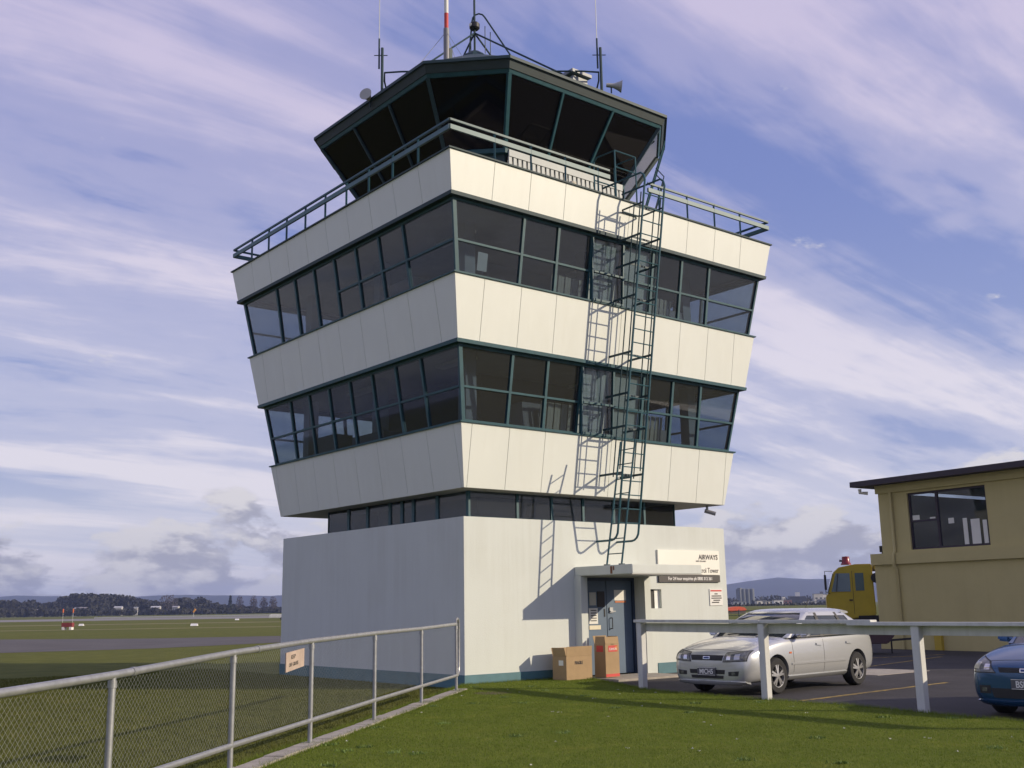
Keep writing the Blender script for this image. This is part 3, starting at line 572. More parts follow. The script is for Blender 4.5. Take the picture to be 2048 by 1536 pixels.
# ------------------------------------------------------------------ white timber rail by the car park
rp = [Vector((1.62, -2.35+1.0-1.9, .0)), Vector((1.02, -6.51, 0)), Vector((.90, -9.23, 0)), Vector((.74, -12.4, 0))]
rp[0] = Vector((1.47, -3.40, 0))
wr = thing('timber_rail_fence', 'white painted timber post and rail barrier between the lawn and the parked cars', 'fence', (1.02, -6.51, 0))
for P in rp: obj('post', MB().box(P.x-.06, P.x+.06, P.y-.06, P.y+.06, -.1, 1.17), TIMB, wr, bevel=.006)
for a, b_ in zip(rp[:-1], rp[1:]):
    d_ = (b_-a).normalized(); nn_ = Vector((d_.y, -d_.x, 0)); s_ = nn_*.08 if nn_.x > 0 else -nn_*.08
    obj('rail_board', MB().bar(a+s_+Vector((0, 0, 1.095)), b_+s_+Vector((0, 0, 1.095)), .045, .15), TIMB, wr, bevel=.004)
for a, b_, dz in ((rp[0]-Vector((-.02, -.12, 0)), rp[0].lerp(rp[1], 1.55 if False else 1.0), 0), (rp[1], rp[1].lerp(rp[2], .75), .0), (rp[1].lerp(rp[2], .60), rp[3], -.03)):
    d_ = (b_-a).normalized(); obj('cap_rail', MB().bar(a+Vector((0, 0, 1.205+dz)), b_+Vector((0, 0, 1.205+dz)), .16, .05), TIMB, wr, bevel=.006)
# ------------------------------------------------------------------ yellow building
YEL = mat('yellow_render', (.52, .455, .22), .85, var=.05, vscale=.8, weather=.12, bump=.3, bscale=40); ROOFD = mat('dark_purple_fascia', (.04, .03, .045), .6)
wv_ = Vector((-.098, -.995, 0)).normalized(); ang = math.atan2(wv_.y, wv_.x)
yb_ = thing('yellow_building', 'two storey yellow rendered building with dark roof edge and wide upper window', 'building', (19.12, 3.19, -.03), ang); yb_['local'] = 1
# local x along the wall to the right, local y away from the viewer (+y = left of x dir)
obj('lower_wall', MB().box(0.1, 16, 0, 9, -.1, 2.68), YEL, yb_, local=True); obj('ledge', MB().box(.04, 16.05, -.10, 9.1, 2.68, 3.04), YEL, yb_, local=True)
up = MB(); up.box(.45, 1.57, .02, .3, 3.04, 5.0).box(4.36, 16, .02, .3, 3.04, 5.0).box(1.57, 4.36, .02, .3, 3.04, 3.11).box(1.57, 4.36, .02, .3, 4.92, 5.0).box(.45, .75, .3, 9, 3.04, 5.0).box(15.7, 16, .3, 9, 3.04, 5.0).box(.75, 15.7, 8.7, 9, 3.04, 5.0)
obj('upper_wall', up, YEL, yb_, local=True); obj('upper_floor', MB().box(.75, 15.7, .3, 8.7, 3.0, 3.06), FLOOR, yb_, local=True)
obj('eave_band', MB().box(.40, 16.1, -.06, .02, 5.0, 5.26), YEL, yb_, local=True); obj('roof', MB().hexa([(-.25, -.5, 5.26), (16.4, -.5, 5.26), (16.4, 9.4, 5.26), (-.25, 9.4, 5.26), (-.25, -.5, 5.44), (16.4, -.5, 5.44), (16.4, 9.4, 5.6), (-.25, 9.4, 5.6)]), ROOFD, yb_, local=True)
obj('gutter_end', MB().tube([(-.05, -.25, 5.2), (-.05, -.25, 5.08), (.15, -.1, 5.05)], .06, 8), mat('bright_white_paint', (.8, .8, .76)), yb_, True, True)
obj('downpipe', MB().tube([(.98, -.05, 5.0), (.98, -.05, 3.1), (.98, -.15, 2.95), (.98, -.15, 2.62), (1.0, -.06, 2.5), (1.0, -.06, 0)], .05, 8), YEL, yb_, True, True)
wf = MB(); wf.box(1.57, 1.63, .08, .16, 3.11, 4.92).box(4.30, 4.36, .08, .16, 3.11, 4.92).box(1.63, 4.30, .08, .16, 3.11, 3.17).box(1.63, 4.30, .08, .16, 4.86, 4.92).box(2.56, 2.64, .08, .16, 3.17, 4.86).box(1.63, 2.56, .08, .16, 3.98, 4.04)
w_ = obj('window', wf, ROOFD, yb_, local=True)
for (a, c, d_, e_2) in ((1.63, 2.56, 3.17, 3.98), (1.63, 2.56, 4.04, 4.86), (2.64, 4.30, 3.17, 4.86)): obj('pane', MB().box(a, c, .11, .118, d_, e_2), GLASS, w_, local=True)
for (a, c, d_, e_2) in ((3.45, 3.6, 3.18, 3.98), (3.72, 4.02, 3.18, 3.93), (4.12, 4.26, 3.18, 3.88), (1.66, 1.92, 4.05, 4.2), (2.95, 3.15, 3.85, 4.02), (2.3, 2.5, 4.05, 4.1)): obj('notice', MB().box(a, c, .102, .106, d_, e_2), PAPER, w_, local=True)
obj('side_window', MB().box(.44, .449, 5.5, 7.2, 3.6, 4.7), GLASS, yb_, local=True)
obj('bollard_base', MB().box(2.2, 2.45, -.12, 0, 0, .6), mat('yellow_paint', (.5, .36, .04), .6), yb_, local=True)
# ------------------------------------------------------------------ cars
RUB = mat('tyre_rubber', (.018, .018, .019), .85, bump=.1); ALLOY = mat('alloy_wheel', (.55, .55, .55), .3, metal=.85, var=.03)
CGLS = mat('dark_car_glass', (.035, .042, .042), .04, var=.2, vscale=2, spec=.8); LENS = mat('clear_headlight', (.15, .155, .15), .06, metal=.2, var=.6, vscale=22, spec=.8); CHRM = mat('chrome', (.7, .7, .7), .12, metal=1, var=.02)
AMB = mat('amber_lens', (.55, .13, .03), .2); TRIM = mat('dark_trim', (.02, .02, .022), .55); PLATE = mat('plate_face', (.10, .10, .11), .5)
def meshobj(name, v, f, m, parent, subsurf=0, cutters=()):
    me = bpy.data.meshes.new(name); me.from_pydata(v, [], f); bm = bmesh.new(); bm.from_mesh(me); bmesh.ops.recalc_face_normals(bm, faces=bm.faces); bm.to_mesh(me); bm.free()
    o = bpy.data.objects.new(name, me); COL.objects.link(o)
    if subsurf: s_ = o.modifiers.new('s', 'SUBSURF'); s_.levels = subsurf; s_.render_levels = subsurf
    tmp = []
    for cmb in cutters:
        cme = bpy.data.meshes.new('c'); cme.from_pydata(cmb.v, [], cmb.f); bm = bmesh.new(); bm.from_mesh(cme); bmesh.ops.recalc_face_normals(bm, faces=bm.faces); bm.to_mesh(cme); bm.free()
        c_ = bpy.data.objects.new('c', cme); COL.objects.link(c_); tmp.append(c_)
        bo = o.modifiers.new('b', 'BOOLEAN'); bo.operation = 'DIFFERENCE'; bo.solver = 'EXACT'; bo.object = c_
    bpy.context.view_layer.update()
    dg = bpy.context.evaluated_depsgraph_get(); me2 = bpy.data.meshes.new_from_object(o.evaluated_get(dg)); o.modifiers.clear(); o.data = me2
    for c_ in tmp: bpy.data.objects.remove(c_)
    me2.materials.clear(); me2.materials.append(m); me2.polygons.foreach_set('use_smooth', [True]*len(me2.polygons))
    me2.set_sharp_from_angle(angle=math.radians(38)); o.parent = parent; return o
def bvh(o): return BVHTree.FromPolygons([v.co.copy() for v in o.data.vertices], [tuple(p.vertices) for p in o.data.polygons])
def patch(name, bv, ax, quad, m, parent, off=.006, nu=10, nv=6, thick=.012, side=1):
    """thin lens or strip laid on the body: quad = 4 corners in (y,z) for ax 'x' or (x,z) for ax 'y'"""
    G = []
    for j in range(nv+1):
        for i in range(nu+1):
            s, t = i/nu, j/nv; q_ = [Vector(p) for p in quad]; p = q_[0].lerp(q_[1], s).lerp(q_[3].lerp(q_[2], s), t)
            if ax == 'x': o_ = Vector((side*3 if side > 0 else -6, p.x, p.y)); d = Vector((-side, 0, 0))
            elif ax == 'y': o_ = Vector((p.x, side*3, p.y)); d = Vector((0, -side, 0))
            else: o_ = Vector((p.x, p.y, 4)); d = Vector((0, 0, -1))
            hit = bv.ray_cast(o_, d)
            if hit[0] is None: G.append(None); continue
            nrm = hit[1] if hit[1].dot(d) < 0 else -hit[1]
            G.append((hit[0]+nrm*off, hit[0]+nrm*(off-thick)))
    v = []; idx = {}
    for k, g_ in enumerate(G):
        if g_: idx[k] = len(v); v += [g_[0], g_[1]]
    f = []; edges = {}
    for j in range(nv):
        for i in range(nu):
            ks_ = [j*(nu+1)+i, j*(nu+1)+i+1, (j+1)*(nu+1)+i+1, (j+1)*(nu+1)+i]
            if all(k in idx for k in ks_):
                a = [idx[k] for k in ks_]; f += [tuple(a), tuple(x+1 for x in reversed(a))]
                for e in zip(a, a[1:]+a[:1]): edges[tuple(sorted(e))] = edges.get(tuple(sorted(e)), 0)+1
    for (a, b_), n_ in edges.items():
        if n_ == 1: f.append((a, b_, b_+1, a+1))
    if not f: return None
    mb = MB(); mb.v = [tuple(x) for x in v]; mb.f = f; return obj(name, mb, m, parent, True, True)
def wheel(parent, x, y, side, r=.30):
    t = MB(); w = .10; t.lathe([(r*.62, -w), (r*.90, -w), (r*.98, -w*.75), (r, -w*.4), (r, w*.4), (r*.98, w*.75), (r*.90, w), (r*.62, w)], 28, 'y', (x, y, r)); wo_ = obj('wheel', t, RUB, parent, True, True)
    rm = MB(); yo = y+side*w*.85; rm.lathe([(r*.70, -.03*side), (r*.66, .015*side), (r*.60, .012*side), (r*.57, -.04*side)], 28, 'y', (x, yo, r))
    for k in range(5):
        a = 2*math.pi*k/5+.3
        for s in (-.17, .17):
            a1 = a+s*.55; a2 = a+s
            rm.bar((x+r*.08*math.cos(a1), yo+side*.006, r+r*.08*math.sin(a1)), (x+r*.60*math.cos(a2), yo-side*.004, r+r*.60*math.sin(a2)), .035, .02, (0, 1, 0))
    rm.lathe([(.001, .018*side), (.04, .016*side), (.05, -.01*side)], 14, 'y', (x, yo, r)); obj('rim', rm, ALLOY, wo_, True, True)
    obj('hub_back', MB().lathe([(.001, 0), (r*.60, 0)], 20, 'y', (x, y+side*w*.35, r)), BLK, wo_, True, True); return wo_
def body_loft(st, name, m, parent, cutters):
    v = []; n = None
    for (x, w, zb_, zs, zc_) in st:
        half = [(0, zb_), (w*.80, zb_), (w*.95, zb_+.05), (w, .36*zs+.64*zb_), (w*1.0, .60*zs+.40*zb_), (w*.985, zs-.10), (w*.955, zs-.02), (w*.85, zs+.25*(zc_-zs)), (w*.45, zc_-.006), (0, zc_)]
        ring = half+[(-y, z) for y, z in half[-2:0:-1]]; n = len(ring); v += [(x, y, z) for y, z in ring]
    f = []
    for i in range(len(st)-1):
        for j in range(n): f.append((i*n+j, i*n+(j+1) % n, (i+1)*n+(j+1) % n, (i+1)*n+j))
    f.append(tuple(range(n))); f.append(tuple((len(st)-1)*n+j for j in range(n))); return meshobj(name, v, f, m, parent, 2, cutters)
def rrect(xf, xr, hw, z, bf, br, n=9):
    P = []   # front edge bowed by bf, rear by br
    for i in range(n): y = -hw+2*hw*i/(n-1); P.append((xf-bf*(y/hw)**2, y, z))
    for i in range(1, n-1): P.append((xf-bf+(xr+br-xf+bf)*i/(n-1), hw*(1+.035*math.sin(math.pi*i/(n-1))), z))
    for i in range(n): y = hw-2*hw*i/(n-1); P.append((xr+br*(y/hw)**2, y, z))
    for i in range(1, n-1): P.append((xr+br+(xf-bf-xr-br)*i/(n-1), -hw*(1+.035*math.sin(math.pi*i/(n-1))), z))
    return P
def car(name, lab, loc, rz, PAINT, S, plate, kind):
    t = thing(name, lab, 'car', loc, rz); t['local'] = 1; WB = S['wb']; r = S['r']; hwid = S['hw']
    cut = [MB().lathe([(.001, -.30), (r*1.13, -.30), (r*1.13, .30), (.001, .30)], 32, 'y', (x, s*(hwid-.05+.08), r+.015)) for x in (0, -WB) for s in (-1, 1)]
    bd_ = body_loft(S['st'], 'body', PAINT, t, cut); bv = bvh(bd_)
    obj('underbody', MB().box(-WB-.55, .62, -hwid+.30, hwid-.30, .2, .6).box(-WB+.45, -.45, -hwid+.10, hwid-.10, .22, .5), BLK, t, local=True)
    for x in (0, -WB):
        for s in (-1, 1): wheel(t, x, s*(hwid-.11), s, r)
    lv = S['lv']; G = MB(); rings = [rrect(*a) for a in lv]; k = len(rings[0])
    for R_ in rings: G.v += R_
    for i in range(len(rings)-1):
        for j in range(k): G.f.append((i*k+j, i*k+(j+1) % k, (i+1)*k+(j+1) % k, (i+1)*k+j))
    G.f.append(tuple((len(rings)-1)*k+j for j in range(k)))
    gl = obj('glasshouse', G, CGLS, t, True, True); gv = bvh(gl)
    # roof skin
    rv = []; rl = S['roof']; rr_ = [rrect(*a) for a in rl]
    for R_ in rr_: rv += R_
    rf_ = [(i*k+j, i*k+(j+1) % k, (i+1)*k+(j+1) % k, (i+1)*k+j) for i in range(len(rr_)-1) for j in range(k)]+[tuple((len(rr_)-1)*k+j for j in range(k))]
    meshobj('roof', rv, rf_, PAINT, t, 1)
    for s in (-1, 1):
        for q_ in S['pillars']: patch('pillar', gv, 'y', q_[0], PAINT if q_[1] else TRIM, t, .010, 6, 10, .03, s)
        patch('window_seal', gv, 'y', S['belt'], TRIM, t, .012, 20, 2, .02, s)
        patch('door_seam', bv, 'y', [(S['seam']-.004, .30), (S['seam']+.004, .30), (S['seam']+.004, .90), (S['seam']-.004, .90)], TRIM, t, .0015, 1, 14, .006, s)
        patch('door_seam', bv, 'y', [(-.50, .34), (-.492, .34), (-.47, .88), (-.478, .88)], TRIM, t, .0015, 1, 14, .006, s)
        patch('rubbing_strip', bv, 'y', [(-WB+.42, .47), (-.42, .47), (-.42, .505), (-WB+.42, .505)], PAINT, t, .012, 22, 2, .016, s)
        patch('sill_skirt', bv, 'y', [(-WB+.36, .20), (-.36, .20), (-.36, .29), (-WB+.36, .29)], PAINT, t, .022, 22, 3, .03, s)
        for x in (S['seam']+.16, -WB+.30): patch('door_handle', bv, 'y', [(x-.085, .765), (x+.085, .775), (x+.085, .81), (x-.085, .80)], PAINT, t, .022, 6, 2, .02, s)
        patch('side_indicator', bv, 'y', [(-.43, .66), (-.36, .66), (-.36, .69), (-.43, .69)], AMB, t, .006, 3, 2, .008, s)
        mr = obj('mirror', MB().tube([(-.66, s*(hwid-.02), .96), (-.68, s*(hwid+.09), .99)], .03, 8), PAINT, t, True, True)
        obj('mirror_shell', MB().hexa([(-.74, s*(hwid+.03), .93), (-.62, s*(hwid+.05), .93), (-.60, s*(hwid+.22), .95), (-.74, s*(hwid+.22), .95), (-.74, s*(hwid+.03), 1.05), (-.64, s*(hwid+.05), 1.05), (-.63, s*(hwid+.22), 1.04), (-.74, s*(hwid+.22), 1.04)]), PAINT, mr, True, True, bevel=.025)
        hq = S['head']; patch('headlight_surround', bv, 'x', [(s*(hq[0][0]-.012), hq[0][1]-.012), (s*(hq[1][0]+.012), hq[1][1]-.012), (s*(hq[2][0]+.008), hq[2][1]+.012), (s*(hq[3][0]-.012), hq[3][1]+.012)], TRIM, t, .006, 12, 6, .02)
        hl = patch('headlight', bv, 'x', [(s*a, b_) for a, b_ in hq], LENS, t, .012, 12, 6, .03)
        if hl:
            hc = [(s*(hq[0][0]*.72+hq[1][0]*.28), .5*(hq[0][1]+hq[3][1])+.0)]
            patch('lamp_reflector', bv, 'x', [(s*(hq[0][0]+.07), hq[0][1]+.03), (s*(hq[0][0]+.15), hq[0][1]+.03), (s*(hq[0][0]+.15), hq[0][1]+.09), (s*(hq[0][0]+.08), hq[0][1]+.09)], CHRM, hl, .016, 4, 4, .01)
            patch('indicator_reflector', bv, 'x', [(s*(hq[0][0]+.22), hq[0][1]+.035), (s*(hq[0][0]+.31), hq[0][1]+.04), (s*(hq[0][0]+.30), hq[0][1]+.12), (s*(hq[0][0]+.22), hq[0][1]+.11)], ALLOY, hl, .016, 4, 4, .01)
        patch('tail_light', bv, 'x', [(s*.45, .72), (s*.66, .72), (s*.64, .86), (s*.47, .86)], REDI, t, .008, 5, 4, .02, -1)
        fo = S['fog']; patch('fog_lamp', bv, 'x', [(s*a, b_) for a, b_ in fo], TRIM, t, .004, 6, 4, .012); c0_ = sum(a for a, b_ in fo)/4; z0_ = sum(b_ for a, b_ in fo)/4
        patch('fog_lens', bv, 'x', [(s*(c0_-.03), z0_-.025), (s*(c0_+.04), z0_-.025), (s*(c0_+.04), z0_+.025), (s*(c0_-.03), z0_+.025)], LENS, t, .008, 4, 3, .01)
    patch('grille', bv, 'x', S['grille'], TRIM, t, .006, 14, 4, .02)
    zg_ = .5*(S['grille'][0][1]+S['grille'][2][1])
    em = patch('badge', bv, 'x', [(-.07, zg_-.022), (.07, zg_-.022), (.07, zg_+.022), (-.07, zg_+.022)], CHRM, t, .014, 6, 3, .01)
    patch('badge_field', bv, 'x', [(-.055, zg_-.013), (.055, zg_-.013), (.055, zg_+.013), (-.055, zg_+.013)], mat('badge_blue', (.02, .05, .2), .3), em, .017, 4, 2, .006)
    for q_ in S['intake']: patch('intake', bv, 'x', q_, TRIM, t, .005, 14, 3, .02)
    patch('lip_spoiler', bv, 'x', S['lip'], PAINT, t, .03, 18, 3, .05)
    zp = S['platez']; xn = bv.ray_cast(Vector((3, 0, zp)), Vector((-1, 0, 0)))[0].x+.012
    pl_ = obj('number_plate', MB().box(xn, xn+.012, -.19, .19, zp-.065, zp+.065), PLATE, t, local=True); obj('plate_border', MB().box(xn+.0125, xn+.015, -.185, .185, zp-.062, zp-.056).box(xn+.0125, xn+.015, -.185, .185, zp+.056, zp+.062), WINK, pl_, local=True)
    pl_['local'] = 1; text('lettering', plate, .115, WINK, pl_, fr((xn+.0135, .0, zp-.04), (0, 1, 0), (0, 0, 1)), 'CENTER', sx=.85, bold=.002)
    # bonnet seam and wipers
    patch('bonnet_seam', bv, 'z', S['bonnet'], TRIM, t, .0015, 14, 1, .006)
    for y0 in (-.35, .25): obj('wiper', MB().bar((lv[0][0]-.02, y0, S['wz']), (lv[0][0]-.12, y0+.5, S['wz']+.06), .015, .02), TRIM, t, local=True)
    if kind == 'hatch':
        xr_ = lv[3][1]; sp_ = MB(); prof = [(.18, 1.395), (-.02, 1.415), (-.22, 1.40), (-.26, 1.37), (-.20, 1.36), (.0, 1.365)]
        for i in range(9):
            y = -.60+1.2*i/8; dz = -.05*(abs(y)/.6)**3; 
            for (dx, z) in prof: sp_.v.append((xr_+dx+.10*(abs(y)/.6)**2, y, z+dz))
        np_ = len(prof)
        for i in range(8):
            for j in range(np_): sp_.f.append((i*np_+j, i*np_+(j+1) % np_, (i+1)*np_+(j+1) % np_, (i+1)*np_+j))
        sp_.f.append(tuple(range(np_))); sp_.f.append(tuple(8*np_+j for j in range(np_))); obj('roof_spoiler', sp_, PAINT, t, True, True)
        obj('aerial', MB().tube([(lv[3][1]+.35, .0, 1.42), (lv[3][1]+.22, 0, 1.58)], .006, 5), TRIM, t, local=True)
    return t
HATCH = dict(wb=2.60, r=.305, hw=.845, seam=-1.46, platex=-.035, platez=.40, wz=.975,
    st=[(.87, .50, .24, .60, .625), (.845, .66, .20, .655, .675), (.76, .775, .185, .70, .735), (.55, .825, .19, .765, .815), (.28, .842, .20, .835, .885), (-.05, .846, .20, .895, .945), (-.40, .847, .20, .925, .97), (-.9, .848, .20, .935, .95), (-1.5, .848, .20, .95, .96), (-2.1, .848, .20, .965, .975), (-2.7, .842, .20, .975, .985), (-3.05, .82, .22, .965, .98), (-3.24, .79, .25, .93, .95), (-3.33, .72, .28, .86, .88), (-3.35, .60, .34, .70, .72)],
    lv=[(-.22, -3.22, .80, .915, .16, .14), (-.50, -3.06, .755, 1.07, .17, .16), (-.80, -2.86, .70, 1.22, .18, .17), (-1.10, -2.62, .635, 1.345, .17, .16)],
    roof=[(-1.06, -2.68, .650, 1.335, .17, .16), (-1.14, -2.60, .62, 1.375, .16, .15), (-1.32, -2.42, .52, 1.408, .12, .12), (-1.6, -2.15, .3, 1.42, .05, .05)],
    pillars=[([(-.52, .92), (-.36, .92), (-1.22, 1.34), (-1.34, 1.34)], 1), ([(-1.50, .92), (-1.40, .92), (-1.46, 1.335), (-1.54, 1.335)], 0), ([(-2.30, .93), (-2.22, .93), (-2.12, 1.335), (-2.20, 1.335)], 0), ([(-3.14, .93), (-2.72, .95), (-2.42, 1.335), (-2.56, 1.335)], 1), ([(-2.56, 1.27), (-1.22, 1.285), (-1.22, 1.345), (-2.5, 1.345)], 1)],
    belt=[(-3.0, .915), (-.5, .90), (-.5, .935), (-3.0, .965)],
    head=[(.345, .565), (.735, .585), (.75, .735), (.39, .70)], grille=[(-.32, .58), (.32, .58), (.345, .665), (-.345, .665)], fog=[(.44, .335), (.62, .335), (.64, .415), (.44, .40)],
    intake=[[(-.36, .36), (.36, .36), (.37, .43), (-.37, .43)], [(-.33, .285), (.33, .285), (.34, .335), (-.34, .335)]], lip=[(-.70, .205), (.70, .205), (.70, .25), (-.70, .25)],
    bonnet=[(.70, -.60), (.70, .60), (.69, .60), (.69, -.60)])
SILV = mat('silver_metallic_paint', (.56, .575, .575), .25, metal=.5, var=.004, vscale=2, coat=.6); BLUE = mat('blue_metallic_paint', (.018, .078, .18), .26, metal=.5, var=.005, vscale=2, coat=.7); MARO = mat('dark_maroon_paint', (.05, .02, .03), .3, metal=.2, coat=.5)
car('parked_car', 'silver hatchback with a roof spoiler parked behind the white rail beside the tower', (2.46, -4.76, -.035), math.radians(183.6), SILV, HATCH, 'MICH5', 'hatch')
import copy
B2 = copy.deepcopy(HATCH); B2['head'] = [(.40, .60), (.70, .60), (.70, .78), (.52, .72)]; B2['fog'] = [(.48, .33), (.64, .33), (.64, .43), (.48, .43)]; B2['platez'] = .46; B2['grille'] = [(-.34, .60), (.34, .60), (.36, .66), (-.36, .66)]; B2['intake'] = [[(-.44, .28), (.44, .28), (.48, .40), (-.48, .40)]]
car('parked_car', 'blue car parked at the right edge with only its front corner showing', (2.05, -10.52, -.05), math.radians(181), BLUE, B2, 'BSK91', 'hatch')
P = dep(1742, 1297, 32.0); lt = thing('low_trailer', 'low dark maroon equipment trailer half hidden behind the silver hatchback', 'trailer', (P.x, P.y, -.035), YAW-math.pi/2); lt['local'] = 1
obj('body', MB().prism([(-1.6, -.7, .30), (.30, -.7, .30), (.52, -.7, .55), (.52, -.7, .62), (-.2, -.7, .66), (-1.6, -.7, .66)], (0, 1.4, 0)), MARO, lt, local=True, bevel=.03)
for s_ in (-.75, .75): obj('wheel', MB().lathe([(.001, -.08), (.24, -.08), (.26, -.05), (.26, .05), (.24, .08), (.001, .08)], 16, 'y', (-.7, s_, .26)), RUB, lt, True, True)
obj('drawbar', MB().bar((.3, 0, .36), (1.3, 0, .42), .06, .06), TRIM, lt, local=True); obj('jockey_stand', MB().tube([(.62, 0, .0), (.62, 0, .62)], .025, 8), TRIM, lt, local=True)
# ------------------------------------------------------------------ yellow truck
YT = mat('yellow_truck_paint', (.50, .38, .03), .45, var=.10, vscale=2); TGL = mat('truck_glass', (.10, .16, .17), .05, spec=.8); 
tp_ = gp(1700, 1250, -.03); tD = 45.0
tp_ = dep(1706, 1240, tD); tp_.z = -.03
# truck local: x forward, y left; its left side faces the camera, front points left in the picture
tang = math.atan2(-_r0.y, -_r0.x)+math.radians(-15)
tr = thing('yellow_truck', 'yellow truck with a red beacon on its cab roof behind the yellow building', 'truck', tp_, tang); tr['local'] = 1
sp_ = [(1.02, .85), (1.02, 1.75), (.92, 1.85), (.66, 2.72), (.45, 2.90), (-.2, 3.02), (-.86, 3.02), (-.90, .95), (.2, .80)]
obj('cab', MB().prism([(x, -1.15, z) for x, z in sp_], (0, 2.3, 0)), YT, tr, local=True, bevel=.04)
for (q_, m_) in (([(.80, 1.92), (.04, 1.92), (.04, 2.66), (.58, 2.66)], TGL), ([(-.16, 1.95), (-.50, 1.95), (-.50, 2.66), (-.16, 2.66)], TGL)):
    for s in (1.15, -1.15): obj('window', MB().prism([(x, s-.004 if s > 0 else s+.004, z) for x, z in q_], (0, .02 if s > 0 else -.02, 0)), m_, tr, local=True)
obj('window_post', MB().bar((.60, 1.175, 1.92), (.50, 1.175, 2.66), .03, .05, (0, 1, 0)), TRIM, tr, local=True)
obj('windscreen', MB().hexa([(.93, -1.0, 1.9), (.93, 1.0, 1.9), (.69, 1.0, 2.66), (.69, -1.0, 2.66), (.95, -1.0, 1.9), (.95, 1.0, 1.9), (.71, 1.0, 2.66), (.71, -1.0, 2.66)]), TGL, tr, local=True)
dr_ = obj('door_seam', MB().box(-.06, -.045, 1.15, 1.154, 1.0, 2.75), TRIM, tr, local=True); obj('handle', MB().box(-.02, .12, 1.15, 1.18, 1.55, 1.6), TRIM, dr_, local=True)
obj('mirror', MB().tube([(.72, 1.16, 2.75), (1.02, 1.38, 2.75), (1.02, 1.38, 1.9), (.86, 1.16, 1.85)], .015, 6).box(.97, 1.06, 1.30, 1.46, 2.0, 2.6), TRIM, tr, local=True)
obj('beacon_light', MB().lathe([(.001, 3.02), (.22, 3.02), (.20, 3.08), (.17, 3.12), (.15, 3.36), (.001, 3.38)], 14, 'z', (.12, .4, 0)), mat('red_beacon', (.22, .02, .03), .25), tr, True, True)
obj('roof_horn', MB().tube([(.38, .4, 3.2), (.26, .4, 3.18)], [.05, .03], 8), TRIM, tr, local=True)
obj('body', MB().box(-5.6, -1.12, -1.2, 1.2, 1.05, 2.75), mat('lilac_grey_panel', (.30, .28, .36), .5), tr, local=True, bevel=.03); obj('body_top', MB().box(-5.4, -.95, -1.0, 1.0, 2.76, 3.1), YT, tr, local=True, bevel=.03)
obj('air_intake', MB().tube([(-.98, .95, 2.45), (-.98, 1.25, 2.45)], .20, 12), TRIM, tr, True, True)
obj('chassis', MB().box(-5.5, .9, -.9, .9, .5, .9).box(-1.6, -.2, .8, 1.2, .35, .95), BLK, tr, local=True); obj('bumper', MB().box(.95, 1.12, -1.15, 1.15, .45, .82), TRIM, tr, local=True)
obj('locker', MB().box(-2.6, -1.15, .9, 1.24, .25, .98), mat('navy_locker', (.02, .025, .05), .5), tr, local=True)
for x in (.05, -3.6, -4.6):
    for s in (-1, 1): wheel(tr, x, s*1.0, s, .46)
obj('rear_mast', MB().tube([(-1.3, .6, 3.1), (-1.35, .6, 3.5)], .03, 6).box(-1.45, -1.25, .5, .7, 3.5, 3.75), TRIM, tr, local=True)
# ------------------------------------------------------------------ ground
GRASSM = bpy.data.materials.new('airfield_grass'); GRASSM.use_nodes = True
def grassmat(m, cols, sc, bumpd=.03):
    nt = m.node_tree; b_ = nt.nodes['Principled BSDF']; b_.inputs['Roughness'].default_value = .95; b_.inputs['Specular IOR Level'].default_value = .1
    t = nt.nodes.new('ShaderNodeTexCoord'); o1 = None
    ns = []
    for s_, d_ in sc:
        n_ = nt.nodes.new('ShaderNodeTexNoise'); n_.inputs['Scale'].default_value = s_; n_.inputs['Detail'].default_value = d_; n_.inputs['Roughness'].default_value = .65; nt.links.new(t.outputs['Object'], n_.inputs['Vector']); ns.append(n_)
    r_ = nt.nodes.new('ShaderNodeValToRGB'); r_.color_ramp.elements[0].position = .3; r_.color_ramp.elements[1].position = .7; r_.color_ramp.elements[0].color = (*cols[0], 1); r_.color_ramp.elements[1].color = (*cols[1], 1); nt.links.new(ns[0].outputs[0], r_.inputs[0])
    r2 = nt.nodes.new('ShaderNodeValToRGB'); r2.color_ramp.elements[0].position = .35; r2.color_ramp.elements[1].position = .68; r2.color_ramp.elements[0].color = (*cols[2], 1); r2.color_ramp.elements[1].color = (*cols[3], 1); nt.links.new(ns[1].outputs[0], r2.inputs[0])
    mx = nt.nodes.new('ShaderNodeMix'); mx.data_type = 'RGBA'; mx.inputs[0].default_value = .5; nt.links.new(r_.outputs[0], mx.inputs[6]); nt.links.new(r2.outputs[0], mx.inputs[7]); nt.links.new(mx.outputs[2], b_.inputs['Base Color'])
    bp = nt.nodes.new('ShaderNodeBump'); bp.inputs['Strength'].default_value = .7; bp.inputs['Distance'].default_value = bumpd; nt.links.new(ns[-1].outputs[0], bp.inputs['Height']); nt.links.new(bp.outputs[0], b_.inputs['Normal'])
grassmat(GRASSM, [(.10, .115, .024), (.165, .165, .04), (.075, .09, .018), (.145, .155, .034)], [(.035, 6), (1.1, 8), (40, 4)])
LAWNM = bpy.data.materials.new('lawn_soil_grass'); LAWNM.use_nodes = True
grassmat(LAWNM, [(.12, .165, .022), (.18, .20, .035), (.09, .125, .02), (.17, .19, .032)], [(.5, 5), (3.5, 8), (60, 4)])
R_ = 5000
gm = MB(); N_ = 48
rings_ = [0, 20, 60, 150, 400, 1200, R_]
for k, rr in enumerate(rings_[1:]):
    for j in range(N_): a = 2*math.pi*j/N_; gm.v.append((rr*math.cos(a), rr*math.sin(a), -.06))
gm.v.append((0, 0, -.06)); c_i = len(gm.v)-1
for j in range(N_): gm.f.append((c_i, j, (j+1) % N_))
for k in range(len(rings_)-2):
    for j in range(N_): gm.f.append((k*N_+j, (k+1)*N_+j, (k+1)*N_+(j+1) % N_, k*N_+(j+1) % N_))
